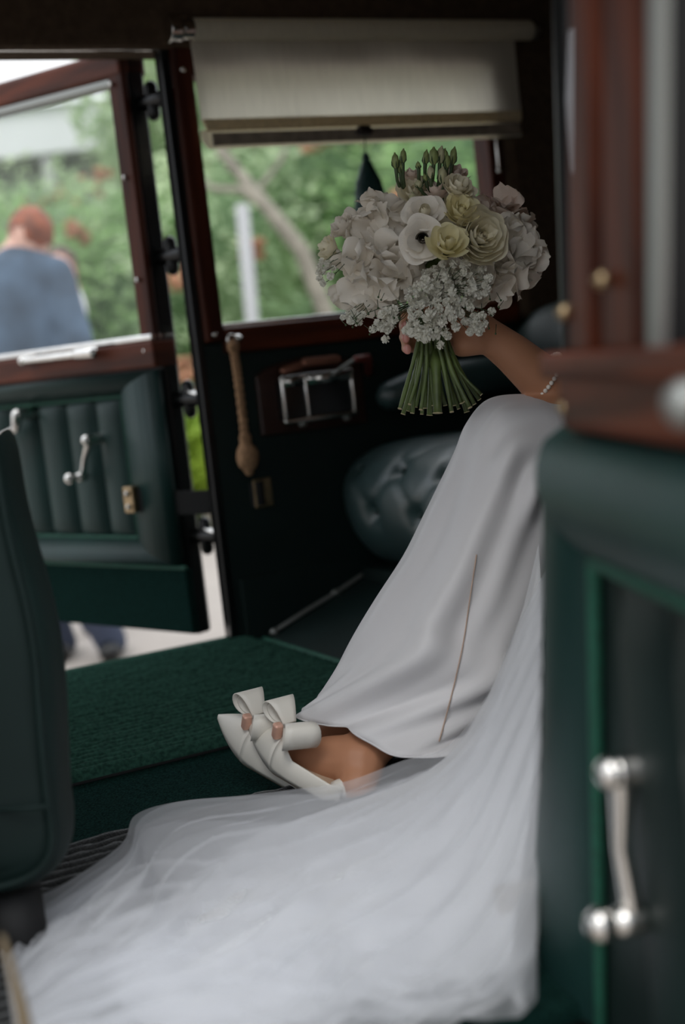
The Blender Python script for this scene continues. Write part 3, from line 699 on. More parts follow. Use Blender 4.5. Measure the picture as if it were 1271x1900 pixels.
# ---- foot ramp under the seat
FR = thing('footrest', (1.25, 1.9, 0), 'sloping carpeted foot ramp with metal edge before the seat', 'footrest')
q = MB(); q.add([(1.10, 1.45, .004), (1.10, 2.56, .004), (1.36, 1.45, .10), (1.36, 2.56, .10), (1.36, 1.45, 0), (1.36, 2.56, 0), (1.10, 1.45, 0), (1.10, 2.56, 0)], [(0, 2, 3, 1), (2, 4, 5, 3), (0, 1, 7, 6), (6, 7, 5, 4), (0, 6, 4, 2), (1, 3, 5, 7)]); build(q, 'ramp', LEATHER_D, FR, False, bevel=.004)
q = MB(); q.tube([(1.12, 2.566, .016), (1.20, 2.566, .046), (1.27, 2.566, .070), (1.36, 2.566, .106)], .0048, 8); q.ell((1.125, 2.562, .018), (.010, .008, .008)); q.ell((1.27, 2.562, .072), (.011, .008, .007)); build(q, 'edge_strip', GREYM, FR)
q = MB(); q.tube([(1.10, 1.45, .008), (1.10, 2.56, .008)], .006, 8); build(q, 'piping', BEAD, FR)

# ---- ribbed floor mats
def ribmat(name, x0, x1, y0, y1, m, label, pitch=.021, h=.013, z0=.004):
    t = thing(name, ((x0+x1)/2, (y0+y1)/2, z0), label, 'mat')
    rows = []; ny = int((y1-y0)/pitch*6); nx = int((x1-x0)/.014)
    for j in range(ny+1):
        y_ = y0+(y1-y0)*j/ny; r_ = []
        for i in range(nx+1):
            x_ = x0+(x1-x0)*i/nx
            jit = .25*noise.noise(Vector((x_*9, y_*40, 0)))
            hh = abs(sin(pi*(y_-y0)/pitch+jit*1.0))**.55
            k_ = noise.noise(Vector((x_*90, y_*60, 3)))*.3+1
            e_ = 0 if j in (0, ny) or i in (0, nx) else 1
            r_.append(Vector((x_, y_, z0+e_*(.004+h*hh*k_))))
        rows.append(r_)
    q_ = MB(); q_.grid(rows); tag(build(q_, 'ribs', m, t, fix=False), kind='stuff')
    q_ = MB(); q_.box(((x0+x1)/2, (y0+y1)/2, z0-.001), ((x1-x0)/2, (y1-y0)/2, .002)); build(q_, 'backing', BLACKR, t, False)
ribmat('floor_mat', .30, 1.085, 1.905, 2.585, MATC, 'dark green ribbed floor mat along the far door sill')
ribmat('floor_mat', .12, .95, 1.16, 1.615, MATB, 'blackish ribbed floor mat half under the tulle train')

# ---- front seat at the left edge
D_ = 1.34
fs_ = thing('front_seat', P(20, 1650, D_), 'dark green leather seat back rising at the left frame edge', 'seat')
edge = [(-4, 800), (8, 835), (26, 930), (50, 1020), (75, 1100), (98, 1200), (108, 1300), (112, 1400), (116, 1500), (122, 1570), (112, 1620), (80, 1652), (30, 1672), (-60, 1690)]
e3 = catmull([P(a-6, b, D_) for a, b in edge], 40)
rows = []
for k in range(9):
    a_ = pi*k/8; off = -cos(a_)*.05; inn = (1-sin(a_)**.6)*.03
    cen_ = P(-120, 1300, D_)
    rows.append([v+(cen_-v).normalized()*inn+fwd*(off+.05) for v in e3])
q = MB(); q.grid(rows)
n_ = len(e3)
L3 = [P(-260, 780, D_), P(-260, 1700, D_)]
for side, r_ in ((0, rows[0]), (1, rows[-1])):
    bul = -fwd*.012 if side == 0 else fwd*.012
    q.grid([r_]+[[v-RV*(.42*w_)+bul*(1 if 0 < w_ < 1 else .3) for v in r_] for w_ in (.15, .4, .7, 1)])
q.grid([[v-RV*.42 for v in rows[0]], [v-RV*.42 for v in rows[-1]]])
for e_ in (0, -1): q.grid([[rows[0][e_], rows[-1][e_]], [rows[0][e_]-RV*.42, rows[-1][e_]-RV*.42]])
build(q, 'seat_shell', FSEAT, fs_, fix=False)
q = MB(); q.tube([v+(P(-120, 1300, D_)-v).normalized()*.016-fwd*.0 for v in e3], .004, 8); build(q, 'piping', FSEAT, fs_)
q = MB(); q.tube([P(0, 1503, D_-.012), P(45, 1500, D_-.016), P(85, 1497, D_-.012)], .0022, 6); build(q, 'stitched_seam', FSEAT, fs_)
q = MB(); q.tube([P(20, 1650, D_+.05), Vector((P(20, 1650, D_+.05).x, P(20, 1650, D_+.05).y, 0))], [.03, .03], 12, False); build(q, 'leg', BLACKR, fs_)
# tan trim at the lower left corner
q = MB(); q.tube([P(4, 1740, .93), P(22, 1800, .93), P(40, 1870, .93), P(56, 1960, .93)], [.002, .003, .0045, .006], 10); struct(q, 'trim_jamb_left', mat('tan jamb', (.16, .12, .07), .6), 'worn tan jamb edge at the lower left')

# ================================================================== NEAR DOOR
NO = P(1003, 1000, 1.2); ND2 = Vector((-.35, -.94, 0)).normalized(); NN = Vector((-.94, .35, 0)).normalized()
NF, npx = door_frame(NO, ND2, NN, .018)
d2 = thing('door_2', (NO.x, NO.y, 0), 'open near door with dark green leather and nickel crank at the right edge', None, None, 'structure')
print('near', [npx(*p_) for p_ in ((1045, 0), (1165, 0), (1045, 650), (1265, 650), (1010, 805), (1265, 880), (1090, 1040), (1265, 1120), (1070, 1700), (985, 1900), (1190, 1420), (1160, 1700))])
def qn(name, pts, n0, n1, m, parent=None, **k):
    q_ = MB(); q_.prism(pts, NF, n0, n1); return build(q_, name, m, parent or d2, k.pop('smooth', False), **k)
zr0 = npx(1040, 800)[1]; zr1 = npx(1040, 668)[1]
L_ = .62
zbN = -.02
xs = npx(1005, 820)[0]; xb = npx(980, 1600)[0]; xz = npx(980, 1600)[1]
edgeN = [(xs, zr0), (npx(1003, 1000)[0], npx(1003, 1000)[1]), (npx(1000, 1300)[0], npx(1000, 1300)[1]), (xb, xz), (npx(985, 1850)[0], npx(985, 1850)[1]), (npx(985, 1950)[0], npx(985, 1950)[1])]
zlow = edgeN[-1][1]-.03
qn('outer_shell', edgeN+[(edgeN[-1][0], zlow), (L_, zlow), (L_, zr0)], -.07, -.02, CARP, bevel=.01)
# leather face with padded roll around a recessed panel
i0 = npx(1082, 1045); i1 = npx(1062, 1720)
zI = npx(1092, 1050)[1]
xI = i0[0]; xI2 = i1[0]
zB = zlow+.05
rollN = 11
def band(outer, inner, h, name):
    rows = []
    for k in range(rollN+1):
        t_ = k/rollN; n_ = -.02+.02+h*sin(pi*t_)**.55
        rows.append([NF(*(Vector(a).lerp(Vector(b), t_)), n_) for a, b in zip(outer, inner)])
    rows.append([NF(*b, -.02) for b in inner]); rows.append([NF(*a, -.02) for a in outer])
    q_ = MB(); q_.grid(rows, cu=True); build(q_, name, LEATHER, d2)
oe = [Vector((a, b, 0)) for a, b in edgeN]
oc = [tuple(v[:2]) for v in catmull(oe, 16)]
ic = [(xI+(xI2-xI)*(k/15), zI+(zB-zI)*(k/15)) for k in range(16)]
band(oc, ic, .03, 'border_roll')
band([(xs+(L_-xs)*k/8, zr0) for k in range(9)], [(xI+(L_-.06-xI)*k/8, zI) for k in range(9)], .035, 'border_roll')
band([(edgeN[-1][0]+(L_-edgeN[-1][0])*k/4, zlow) for k in range(5)], [(xI2+(L_-.06-xI2)*k/4, zB) for k in range(5)], .03, 'border_roll')
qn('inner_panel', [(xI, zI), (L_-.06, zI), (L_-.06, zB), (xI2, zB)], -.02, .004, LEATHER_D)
for k in range(4):
    s0 = xI+.03+k*.11; rows = []
    for i in range(9):
        t_ = i/8; rows.append([NF(s0+.104*t_, z_, .004+.012*sin(pi*t_)**.6*w_) for z_, w_ in ((zB+.01, 0), (zB+.05, 1), ((zB+zI)/2, 1), (zI-.05, 1), (zI-.012, 0))])
    q = MB(); q.grid(rows); build(q, 'flute', LEATHER_D, d2)
q = MB(); q.tube([NF(xI, zI, .010), NF(L_-.06, zI, .010)], .0055, 10); q.tube([NF(xI, zI, .010), NF(xI2, zB, .010)], .0055, 10); build(q, 'piping', BEAD, d2)
# wood waist rail and cap
sw = npx(1035, 700)[0]
qn('waist_rail', [(sw, zr0), (L_, zr0), (L_, zr1), (sw, zr1)], -.06, .020, WOODH, bevel=.008)
qn('sill_cap', [(sw-.004, zr1-.012), (L_, zr1-.012), (L_, zr1+.006), (sw-.004, zr1+.006)], -.06, .030, WOODH, bevel=.004)
ZT = 1.10
def sline(x_):
    a, b = npx(x_, 655), npx(x_, 60); k_ = (b[0]-a[0])/(b[1]-a[1])
    return lambda z: a[0]+k_*(z-a[1])
s1, s2, s3, s4, s5 = [sline(x_) for x_ in (1046, 1096, 1166, 1187, 1207)]
def stile(a, b, z0, z1, da=0, db=0): return [(a(z0)+da, z0), (b(z0)+db, z0), (b(z1)+db, z1), (a(z1)+da, z1)]
cL = lambda z: L_-.04
qn('hinge_stile', stile(s1, s2, zr1, ZT, 0, -.006), -.05, .016, WOOD, bevel=.007)
qn('inner_stile', stile(s2, s3, zr1, ZT), -.05, .012, WOOD, bevel=.007)
qn('glass_channel', stile(s3, s4, zr1, ZT), -.05, .008, BLACKR)
qn('glass_runner', stile(s4, s5, zr1, ZT), .006, .014, GREYM, bevel=.002)
qn('pane', stile(s5, cL, zr1, ZT-.03), -.02, -.016, GLASS)
qn('upper_rail', [(s1(ZT-.03), ZT-.03), (L_, ZT-.03), (L_, ZT+.03), (s1(ZT+.03), ZT+.03)], -.05, .010, WOODH, bevel=.006)
qn('front_stile', [(L_-.04, zr1), (L_, zr1), (L_, ZT), (L_-.04, ZT)], -.05, .01, WOOD, bevel=.006)
for (a, b) in ((1118, 520), (1047, 580), (1048, 755)):
    s_, z_ = npx(a, b); q = MB(); q.ell(NF(s_, z_, .018), (.006,)*3, 10, 8); build(q, 'screw', BRASS, d2)
s_, z_ = npx(1372, 738); q = MB(); q.tube([NF(s_, z_, .02), NF(s_, z_, .04)], .008, 12); q.ell(NF(s_, z_, .045), (.012,)*3); build(q, 'catch_knob', GREYM, d2)
crank(NF, npx, (1172, 1428), (1194, 1702), d2, 1.0, 'window_crank', nb=.004, a1=.022, a2=.022, kl=.022)
# strap bracket on the hinge edge
s_, z_ = npx(992, 1680)
q = MB(); q.prism(rect(s_-.006, s_+.020, z_-.028, z_+.024), NF, .014, .055); bk = build(q, 'strap_bracket', BRASS, d2, False, bevel=.003)

# ================================================================== BRIDE
br = thing('bride', (1.45, 1.65, 0), 'seated person in a white satin wedding dress and tulle, arm raised holding the bouquet', 'person')
br.name = 'person'; WLOC[br.name] = Vector((1.45, 1.65, 0))
q = MB()
hip = Vector((1.52, 1.66, .47))
q.tube([hip+Vector((0, -.08, 0)), hip+Vector((0, .09, 0))], [.11, .11], 18)
q.tube([hip, Vector((1.57, 1.665, .62)), Vector((1.60, 1.665, .80)), Vector((1.60, 1.665, .87))], [.125, .105, .12, .09], 20)
q.tube([Vector((1.60, 1.54, .87)), Vector((1.60, 1.79, .87))], [.05, .05], 14)
q.tube([Vector((1.60, 1.665, .87)), Vector((1.585, 1.665, .99))], [.055, .048], 14)
hd = Vector((1.57, 1.66, 1.09)); q.ell(hd, (.085, .072, .112), 22, 16); q.ell(hd+Vector((-.035, 0, -.05)), (.05, .05, .05))
q.ell(hd+Vector((-.088, 0, -.01)), (.014, .012, .022)); q.ell(hd+Vector((-.078, 0, -.055)), (.012, .022, .008)); q.ell(hd+Vector((0, .073, -.01)), (.018, .01, .028)); q.ell(hd+Vector((0, -.073, -.01)), (.018, .01, .028))
# legs: near (front) foot and far foot
def leg(sx, sy, dD, hipp):
    G = lambda x, y, D: P(x+sx, y+sy, D+dD)
    q.tube([hipp, hipp.lerp(G(975, 815, 1.92), .5), G(972, 815, 1.92), G(905, 950, 1.90), G(840, 1110, 1.87), G(765, 1265, 1.83), G(700, 1372, 1.80), G(655, 1415, 1.785)], [.088, .075, .054, .052, .048, .036, .030, .033], 18)
    q.tube([G(665, 1412, 1.785), G(610, 1410, 1.80), G(560, 1408, 1.815), G(525, 1398, 1.825)], [.035, .031, .024, .017], 14)
    q.tube([G(672, 1425, 1.78), G(662, 1458, 1.76)], [.028, .026], 12)
def leg2():
    G = lambda x, y, D: P(x-62, y-22, D+.075)
    hp = hip+Vector((0, .08, 0))
    q.tube([hp, hp.lerp(P(1000, 822, 2.0), .5), P(1002, 828, 2.0), P(925, 950, 1.98), P(850, 1110, 1.95), P(755, 1255, 1.92), G(715, 1372, 1.80), G(655, 1415, 1.785)], [.088, .075, .054, .05, .044, .036, .030, .033], 18)
    q.tube([G(665, 1412, 1.785), G(610, 1410, 1.80), G(560, 1408, 1.815), G(525, 1398, 1.825)], [.035, .031, .024, .017], 14)
    q.tube([G(672, 1425, 1.78), G(662, 1458, 1.76)], [.028, .026], 12)
leg(0, 0, 0, hip+Vector((0, -.07, 0))); leg2()
# holding arm
q.tube([Vector((1.60, 1.54, .87)), P(1190, 760, 2.02), P(1110, 775, 1.97), P(1010, 708, 1.935), P(950, 655, 1.915), P(905, 622, 1.905), P(880, 612, 1.90)], [.05, .043, .041, .034, .0275, .0235, .0235], 18)
q.tube([P(895, 608, 1.902), P(862, 598, 1.905)], [.020, .019], 14); q.tube([P(893, 632, 1.902), P(858, 640, 1.905)], [.019, .017], 14); q.tube([P(880, 620, 1.904), P(855, 620, 1.91)], [.024, .021], 14)
for i, (y0, r_, xt) in enumerate(((583, .0082, 752), (603, .0085, 749), (625, .0082, 750), (646, .0072, 753))):
    q.tube([P(868, 600+(i*14), 1.908), P(835, y0, 1.925), P(795, y0, 1.935), P(764, y0, 1.925), P(xt, y0+1, 1.905), P(xt+4, y0+3, 1.888)], [r_*1.25, r_*1.15, r_*1.05, r_, r_, r_*.85], 10)
q.tube([P(880, 605, 1.895), P(850, 582, 1.87), P(822, 574, 1.855), P(796, 575, 1.852)], [.016, .0125, .0105, .009], 12)
# other arm resting in the lap
q.tube([Vector((1.60, 1.79, .87)), Vector((1.60, 1.90, .64)), Vector((1.50, 1.78, .62))], [.045, .038, .026], 14)
for k in range(4): q.tube([Vector((1.50, 1.765+.013*k, .62)), Vector((1.43, 1.755+.017*k, .61)), Vector((1.395-.004*(1.5-abs(k-1.5)), 1.753+.018*k, .59))], [.011, .0085, .007], 8)
q.tube([Vector((1.51, 1.76, .62)), Vector((1.46, 1.735, .61)), Vector((1.435, 1.73, .60))], [.013, .009, .008], 8)
remeshed(q, 'body', SKIN, br, .0036, 5)
for (y0, xt) in ((603, 749), (625, 750), (646, 753)):
    q = MB(); q.ell(P(xt+3, y0+2, 1.8795), (.0058, .0022, .0068), 10, 8, Matrix.Rotation(-YAW, 4, 'Z')); build(q, 'fingernail', NAIL, br)
q = MB(); q.ell(hd+Vector((.018, 0, .02)), (.092, .084, .112), 20, 14); q.ell(hd+Vector((.10, 0, -.01)), (.05, .055, .05)); build(q, 'hair', HAIRB, br)
# bracelet of pearls
q = MB(); bc = P(1010, 700, 1.935); ax = (P(1010, 708, 1.935)-P(950, 655, 1.915)).normalized()
ax = (ax+RV*.25).normalized(); u1 = ax.orthogonal().normalized(); u2 = ax.cross(u1)
for k in range(34):
    a_ = 2*pi*k/34; q.ell(bc+(u1*cos(a_)+u2*sin(a_))*.0365, (.0033,)*3, 8, 6)
build(q, 'bracelet', PEARL, br)
# ---- dress
RG = [((1460, 620), (1440, 900), 2.28, .17), ((1200, 700), (1210, 900), 2.08, .16), ((1045, 733), (1110, 900), 1.985, .14), ((985, 732), (1080, 930), 1.955, .13), ((912, 742), (1050, 960), 1.935, .13), ((868, 790), (1040, 1000), 1.925, .125), ((840, 850), (1030, 1040), 1.92, .12),
      ((790, 950), (1015, 1100), 1.91, .12), ((750, 1030), (1000, 1160), 1.90, .12), ((700, 1108), (985, 1220), 1.89, .12), ((652, 1190), (970, 1290), 1.88, .125)]
M_ = 96
def ringp(A, B, D, rdp):
    a = P(*A, D); b = P(*B, D); c = (a+b)/2; u = (a-b)/2
    dv = (CAM-c).normalized(); dv = (dv-u.normalized()*dv.dot(u.normalized())).normalized()
    return [c+u*cos(2*pi*k/M_)+dv*rdp*sin(2*pi*k/M_) for k in range(M_)]
rings = [ringp(*r_) for r_ in RG]
hem = [(618, 1274, 1.93), (578, 1304, 1.87), (556, 1322, 1.83), (598, 1345, 1.79), (645, 1353, 1.765), (715, 1393, 1.745), (800, 1408, 1.735), (870, 1392, 1.75), (925, 1375, 1.79), (965, 1380, 1.85), (900, 1345, 1.93), (800, 1315, 1.97), (700, 1290, 1.97)]
hemp = catmull([P(*h) for h in hem], M_, True)
nd = 10; cols_ = []
for k in range(M_):
    line = [r_[k] for r_ in rings]+[hemp[k]]
    cols_.append(catmull(line, nd*11+1))
rows = []
NR = nd*11+1
for j in range(NR):
    t_ = j/(NR-1); r_ = []
    c = sum((cols_[k][j] for k in range(M_)), Vector())/M_
    w_ = max(0, (t_-.36)/.64)
    for k in range(M_):
        th = 2*pi*k/M_; v = cols_[k][j]; n_ = (v-c).normalized()
        am_ = w_**.7*(1-w_**6*.5)
        front = max(0, sin(th))**.5 if sin(th) > 0 else 0
        d_ = am_*front*(.016*sin(5.2*th+1.0+.8*t_)+.008*sin(9*th-1.2*t_*3)+.005*sin(14*th+4*t_))
        d_ += .004*noise.noise(v*7)*front
        # creases fanning from the knee
        d_ += .010*front*math.exp(-((t_-.42)/.10)**2)*sin(11*th)
        r_.append(v+n_*d_)
    rows.append(r_)
q = MB(); q.grid(rows, cv=True); dress = build(q, 'dress', SATIN, br, solid=.0018)
# bodice hidden by the door
q = MB(); q.tube([Vector((1.53, 1.66, .47)), Vector((1.575, 1.665, .62)), Vector((1.605, 1.665, .76)), Vector((1.605, 1.665, .80))], [.150, .118, .132, .12], 24); q.v = [Vector((v.x, 1.665+(v.y-1.665)*1.12, v.z)) for v in q.v]; build(q, 'bodice', SATIN, br)
# seam down the skirt
kk = int(M_*.335)
sp_ = [rows[j][int(round(M_*(.315+.0*j)))] for j in range(int(NR*.70), NR)]
DRESS_ROWS = rows
def near_row(px, py):
    best = None
    for j in range(int(NR*.45), NR):
        for k in range(0, M_//2):
            v = rows[j][k]; d = v-CAM; D = d.dot(_f); x_ = 635.5+FPX*d.dot(RV)/D; y_ = 950-FPX*d.dot(UV)/D
            e_ = (x_-px)**2+(y_-py)**2
            if best is None or e_ < best[0]: best = (e_, D)
    return P(px, py, best[1]-.0045)
seam = catmull([near_row(p_.x, p_.y) for p_ in catmull([(884, 1030, 0), (872, 1110, 0), (860, 1190, 0), (845, 1260, 0), (830, 1320, 0), (815, 1375, 0)], 26)], 60)
q = MB(); q.tube(seam, .0009, 6); build(q, 'seam', SEAM, dress)
hm = catmull([v for v in rows[-1]], M_*2, True); q = MB(); q.tube(hm+[hm[0]], .0013, 6); build(q, 'hem_edge', SATIN, dress)

# ---- sheets of tulle and train
def sheet(rowsP, name, m, nu, nv, seed, amp, parent, freq=6.0, push=0.0, alongv=.5):
    R_ = [catmull([Vector(p_) for p_ in r_], nu) for r_ in rowsP]     # (px,py,D) space interpolated, then unprojected to its real depth
    out = []
    for i in range(nu):
        col = catmull([r_[i] for r_ in R_], nv); u = i/(nu-1); o_ = []
        for j, c in enumerate(col):
            v = j/(nv-1)
            b = P(c.x, c.y, c.z)
            ed = min(1, 6*v, 8*u+.2)
            ph = seed*1.7
            wv_ = v*freq+alongv*u*3+.9*noise.noise(Vector((u*2.2, v*1.6, seed)))
            f1 = sin(2*pi*wv_+ph); f1 = (1-abs(f1))*2-1
            f2 = noise.noise(Vector((u*7, v*9, seed+5)))
            f3 = noise.noise(Vector((u*18+v*6, v*26-u*10, seed+9)))
            h = amp*(.7*f1+.75*f2+.10*f3)*ed*(1-.6*u)
            q_ = b+Vector((0, 0, h))-_f*(push)
            if q_.z < .014 and q_.y > .98: q_.z = .014+.002*seed
            o_.append(q_)
        out.append(o_)
    q_ = MB(); q_.grid(out); return build(q_, name, m, parent, fix=False)
tr0 = [(150, 1830, 1.30), (260, 1700, 1.44), (420, 1590, 1.56), (600, 1520, 1.62), (760, 1465, 1.66), (850, 1400, 1.67), (925, 1280, 1.68), (975, 1150, 1.68), (1010, 1010, 1.70)]
tr1 = [(200, 1890, 1.19), (330, 1780, 1.25), (480, 1690, 1.31), (640, 1620, 1.36), (780, 1570, 1.40), (880, 1500, 1.45), (940, 1400, 1.50), (985, 1280, 1.56), (1015, 1130, 1.62)]
tr2 = [(260, 1950, 1.13), (400, 1870, 1.16), (550, 1800, 1.20), (690, 1750, 1.22), (810, 1710, 1.26), (890, 1650, 1.30), (945, 1560, 1.35), (982, 1450, 1.42), (1008, 1300, 1.50)]
tr3 = [(330, 2000, 1.09), (480, 1960, 1.11), (620, 1915, 1.14), (740, 1885, 1.15), (840, 1865, 1.16), (905, 1850, 1.17), (950, 1842, 1.18), (975, 1700, 1.24), (1000, 1500, 1.36)]
train = sheet([tr0, tr1, tr2, tr3], 'train', TULLE_D, 90, 60, 1, .008, br, 2.5, push=-.05)
va = [[(15, 1745, 1.40), (60, 1662, 1.50), (130, 1625, 1.53), (232, 1555, 1.64), (258, 1502, 1.72), (330, 1478, 1.74), (450, 1466, 1.71), (540, 1455, 1.67), (640, 1440, 1.66), (740, 1404, 1.67), (830, 1372, 1.68), (900, 1280, 1.66), (950, 1160, 1.63), (1005, 1050, 1.60)],
      [(30, 1820, 1.28), (105, 1760, 1.33), (190, 1720, 1.36), (280, 1680, 1.38), (340, 1650, 1.41), (430, 1620, 1.42), (520, 1600, 1.42), (600, 1580, 1.42), (680, 1560, 1.42), (760, 1530, 1.43), (830, 1490, 1.44), (890, 1420, 1.45), (940, 1320, 1.47), (1000, 1200, 1.48)],
      [(45, 1900, 1.18), (130, 1860, 1.20), (230, 1830, 1.22), (330, 1800, 1.23), (420, 1780, 1.24), (500, 1765, 1.24), (580, 1750, 1.24), (650, 1740, 1.25), (720, 1725, 1.25), (790, 1705, 1.26), (850, 1670, 1.27), (900, 1610, 1.29), (945, 1530, 1.32), (995, 1400, 1.36)],
      [(60, 2000, 1.08), (180, 1985, 1.08), (290, 1970, 1.09), (400, 1960, 1.09), (500, 1945, 1.10), (580, 1930, 1.11), (650, 1910, 1.12), (720, 1897, 1.13), (790, 1885, 1.13), (850, 1872, 1.14), (900, 1860, 1.14), (940, 1850, 1.15), (965, 1842, 1.15), (985, 1835, 1.17)]]
veil = sheet(va, 'veil', TULLE, 150, 110, 2, .018, br, 5, push=.034)
def lerp_row(a, b, t_, f_=lambda u: 0, dD=0): return [tuple(Vector(p_).lerp(Vector(q_), min(1, max(0, t_+f_(i/(len(a)-1)))))+Vector((0, 0, dD))) for i, (p_, q_) in enumerate(zip(a, b))]
vb = [lerp_row(va[0], va[1], .16, lambda u: .14*sin(u*9+1), .01), lerp_row(va[1], va[2], .1, dD=.008), lerp_row(va[2], va[3], .0, dD=.008), lerp_row(va[3], va[2], .06, lambda u: .1*sin(u*11), .006)]
sheet(vb, 'veil', TULLE, 140, 100, 3, .018, br, 4, push=.022, alongv=.9)
vc = [lerp_row(va[0], va[1], .42, lambda u: .22*sin(u*7+3), .02), lerp_row(va[1], va[2], .3, dD=.012), lerp_row(va[2], va[3], .2, dD=.012), lerp_row(va[3], va[2], .12, lambda u: .1*sin(u*13+2), .006)]
sheet(vc, 'veil', TULLE, 140, 100, 4, .018, br, 4.5, push=.011, alongv=-.7)

# ---- shoes
def bow_loop(F0, side, R_, wid, hgt, tilt):
    # teardrop band in the local yz plane, its width along local x
    q_ = MB(); rows = []
    for k in range(25):
        a_ = 2*pi*k/24
        rr = (1-cos(a_))/2
        y_ = side*(R_*rr*1.0+.004); z_ = hgt*sin(a_)*(rr**.5)*-1+.012+R_*.25*rr
        fl_ = wid*(.45+.55*rr)
        rows.append([F0 @ Vector((x_*fl_, y_, z_)) for x_ in (-.5, -.25, 0, .25, .5)])
    q_.grid(rows); return q_
def shoe(sx, sy, dD, lab):
    G = lambda x, y, D: P(x+sx, y+sy, D+dD)
    T_ = G(463, 1350, 1.845); H_ = G(648, 1480, 1.745)
    xa = (T_-H_).normalized(); Lg = (T_-H_).length
    up = (UV*.64+RV*.40-_f*.78)
    F0 = frameM(H_, xa, up)
    sh = MB(); st_ = []
    NS = 26; NA = 17
    for i in range(NS+1):
        t_ = i/NS; x_ = Lg*t_
        hw = .030*(sin(pi*min(1, t_*1.25+.12))**.5 if t_ < .35 else 1) if t_ < .52 else .036*max(0, (1-((t_-.52)/.48)**1.55))+.0012
        hw = hw if t_ >= .52 else .026+.0112*(t_/.52)
        if t_ < .04: hw *= .7
        hh = .032+.006*t_ if t_ < .45 else (.042*(1-((t_-.45)/.55)**1.5)+.006)
        op = 0 if t_ > .60 else min(1, (.60-t_)/.12)      # how far the top is open
        r_ = []
        for k in range(NA):
            a_ = pi*k/(NA-1)
            if op > 0:
                lim = pi/2-op*rd(46); a_ = (pi*k/(NA-1))
                half = a_ if a_ <= pi/2 else pi-a_
                half = half/(pi/2)*lim; a_ = half if k <= NA//2 else pi-half
            r_.append(F0 @ Vector((x_, hw*cos(a_), hh*sin(a_)**.85)))
        st_.append(r_)
    mid = NA//2
    # two halves so the topline stays open behind the vamp
    cut = int(NS*.60)
    sh.grid([r_[:mid+1] for r_ in st_[:cut+1]]); sh.grid([r_[mid+1:] for r_ in st_[:cut+1]]); sh.grid(st_[cut:])
    s_o = build(sh, 'shoe', SHOE, br, solid=.0022, fix=False)
    if lab: s_o['label'] = lab
    so = MB(); a_ = []; 
    for r_ in st_: a_.append([r_[0]-F0.to_3x3() @ Vector((0, 0, .001)), r_[-1]-F0.to_3x3() @ Vector((0, 0, .001))])
    so.grid(a_); build(so, 'sole', SOLE, s_o, solid=.003, fix=False)
    he = MB(); h0 = F0 @ Vector((.015, 0, 0)); he.tube([h0, h0-F0.to_3x3() @ Vector((.0, 0, .03))+Vector((0, 0, .0)), F0 @ Vector((.03, 0, -.06))], [.016, .008, .005], 10); build(he, 'heel', SHOE, s_o)
    # bow
    kc = G(521, 1366, 1.775)
    K = frameM(kc, RV*-.9-UV*.1-_f*.43, RV*.14+UV*.847-_f*.49)
    q_ = MB()
    for side, R1, wd, hg in ((1, .040, .048, .024), (-1, .034, .042, .0155), (1, .033, .034, .012), (-1, .030, .032, .012)):
        K2 = K @ Matrix.Translation((-.012, 0, .004)) @ Matrix.Rotation(side*-.12, 4, 'Z') if hg > .0115 else K @ Matrix.Translation((-.032, 0, .002)) @ Matrix.Rotation(side*.35, 4, 'Z')
        l_ = bow_loop(K2, side, R1, wd, hg, 0); q_.add(l_.v, l_.f)
    bw = build(q_, 'bow', SHOE, s_o, solid=.0015, fix=False)
    q_ = MB(); q_.box((.006, 0, .010), (.006, .0055, .011), K); build(q_, 'knot', COPPER, s_o, True, bevel=.003)
shoe(0, 0, 0, 'pointed ivory shoe with bow, nearer the camera')
shoe(-57, -17, .07, 'pointed ivory shoe with bow, behind the other')

# ================================================================== BOUQUET
BC = P(800, 480, 1.90)
bq = thing('bouquet', P(800, 700, 1.88), 'round bouquet of white and cream blooms held up by its green stems', 'bouquet')
def petal(w, h, cup, curl, ruf, seed, nu=9, nv=10, tip=.0):
    R_ = random.Random(seed); q_ = MB(); rows = []; p1 = R_.uniform(0, 6)
    for j in range(nv):
        v = j/(nv-1); wv_ = w*((.26+.74*sin(pi*.5*min(1, v/.58))) if v < .58 else math.sqrt(max(.16, 1-((v-.58)/.42)**3.6)))
        r_ = []
        for i in range(nu):
            u = 2*i/(nu-1)-1
            rf = ruf*v**2*(sin(u*5+p1)+.6*sin(u*9+p1*2))
            zt_ = h*(v-.05*(u*u)*v**2+tip*(1-abs(u))*v**4)
            r_.append(Vector((wv_*u, -cup*(u*u)*w-curl*h*v**3*-1+rf*h*.5, zt_+rf*h*.25)))
        rows.append(r_)
    q_.grid(rows); return q_
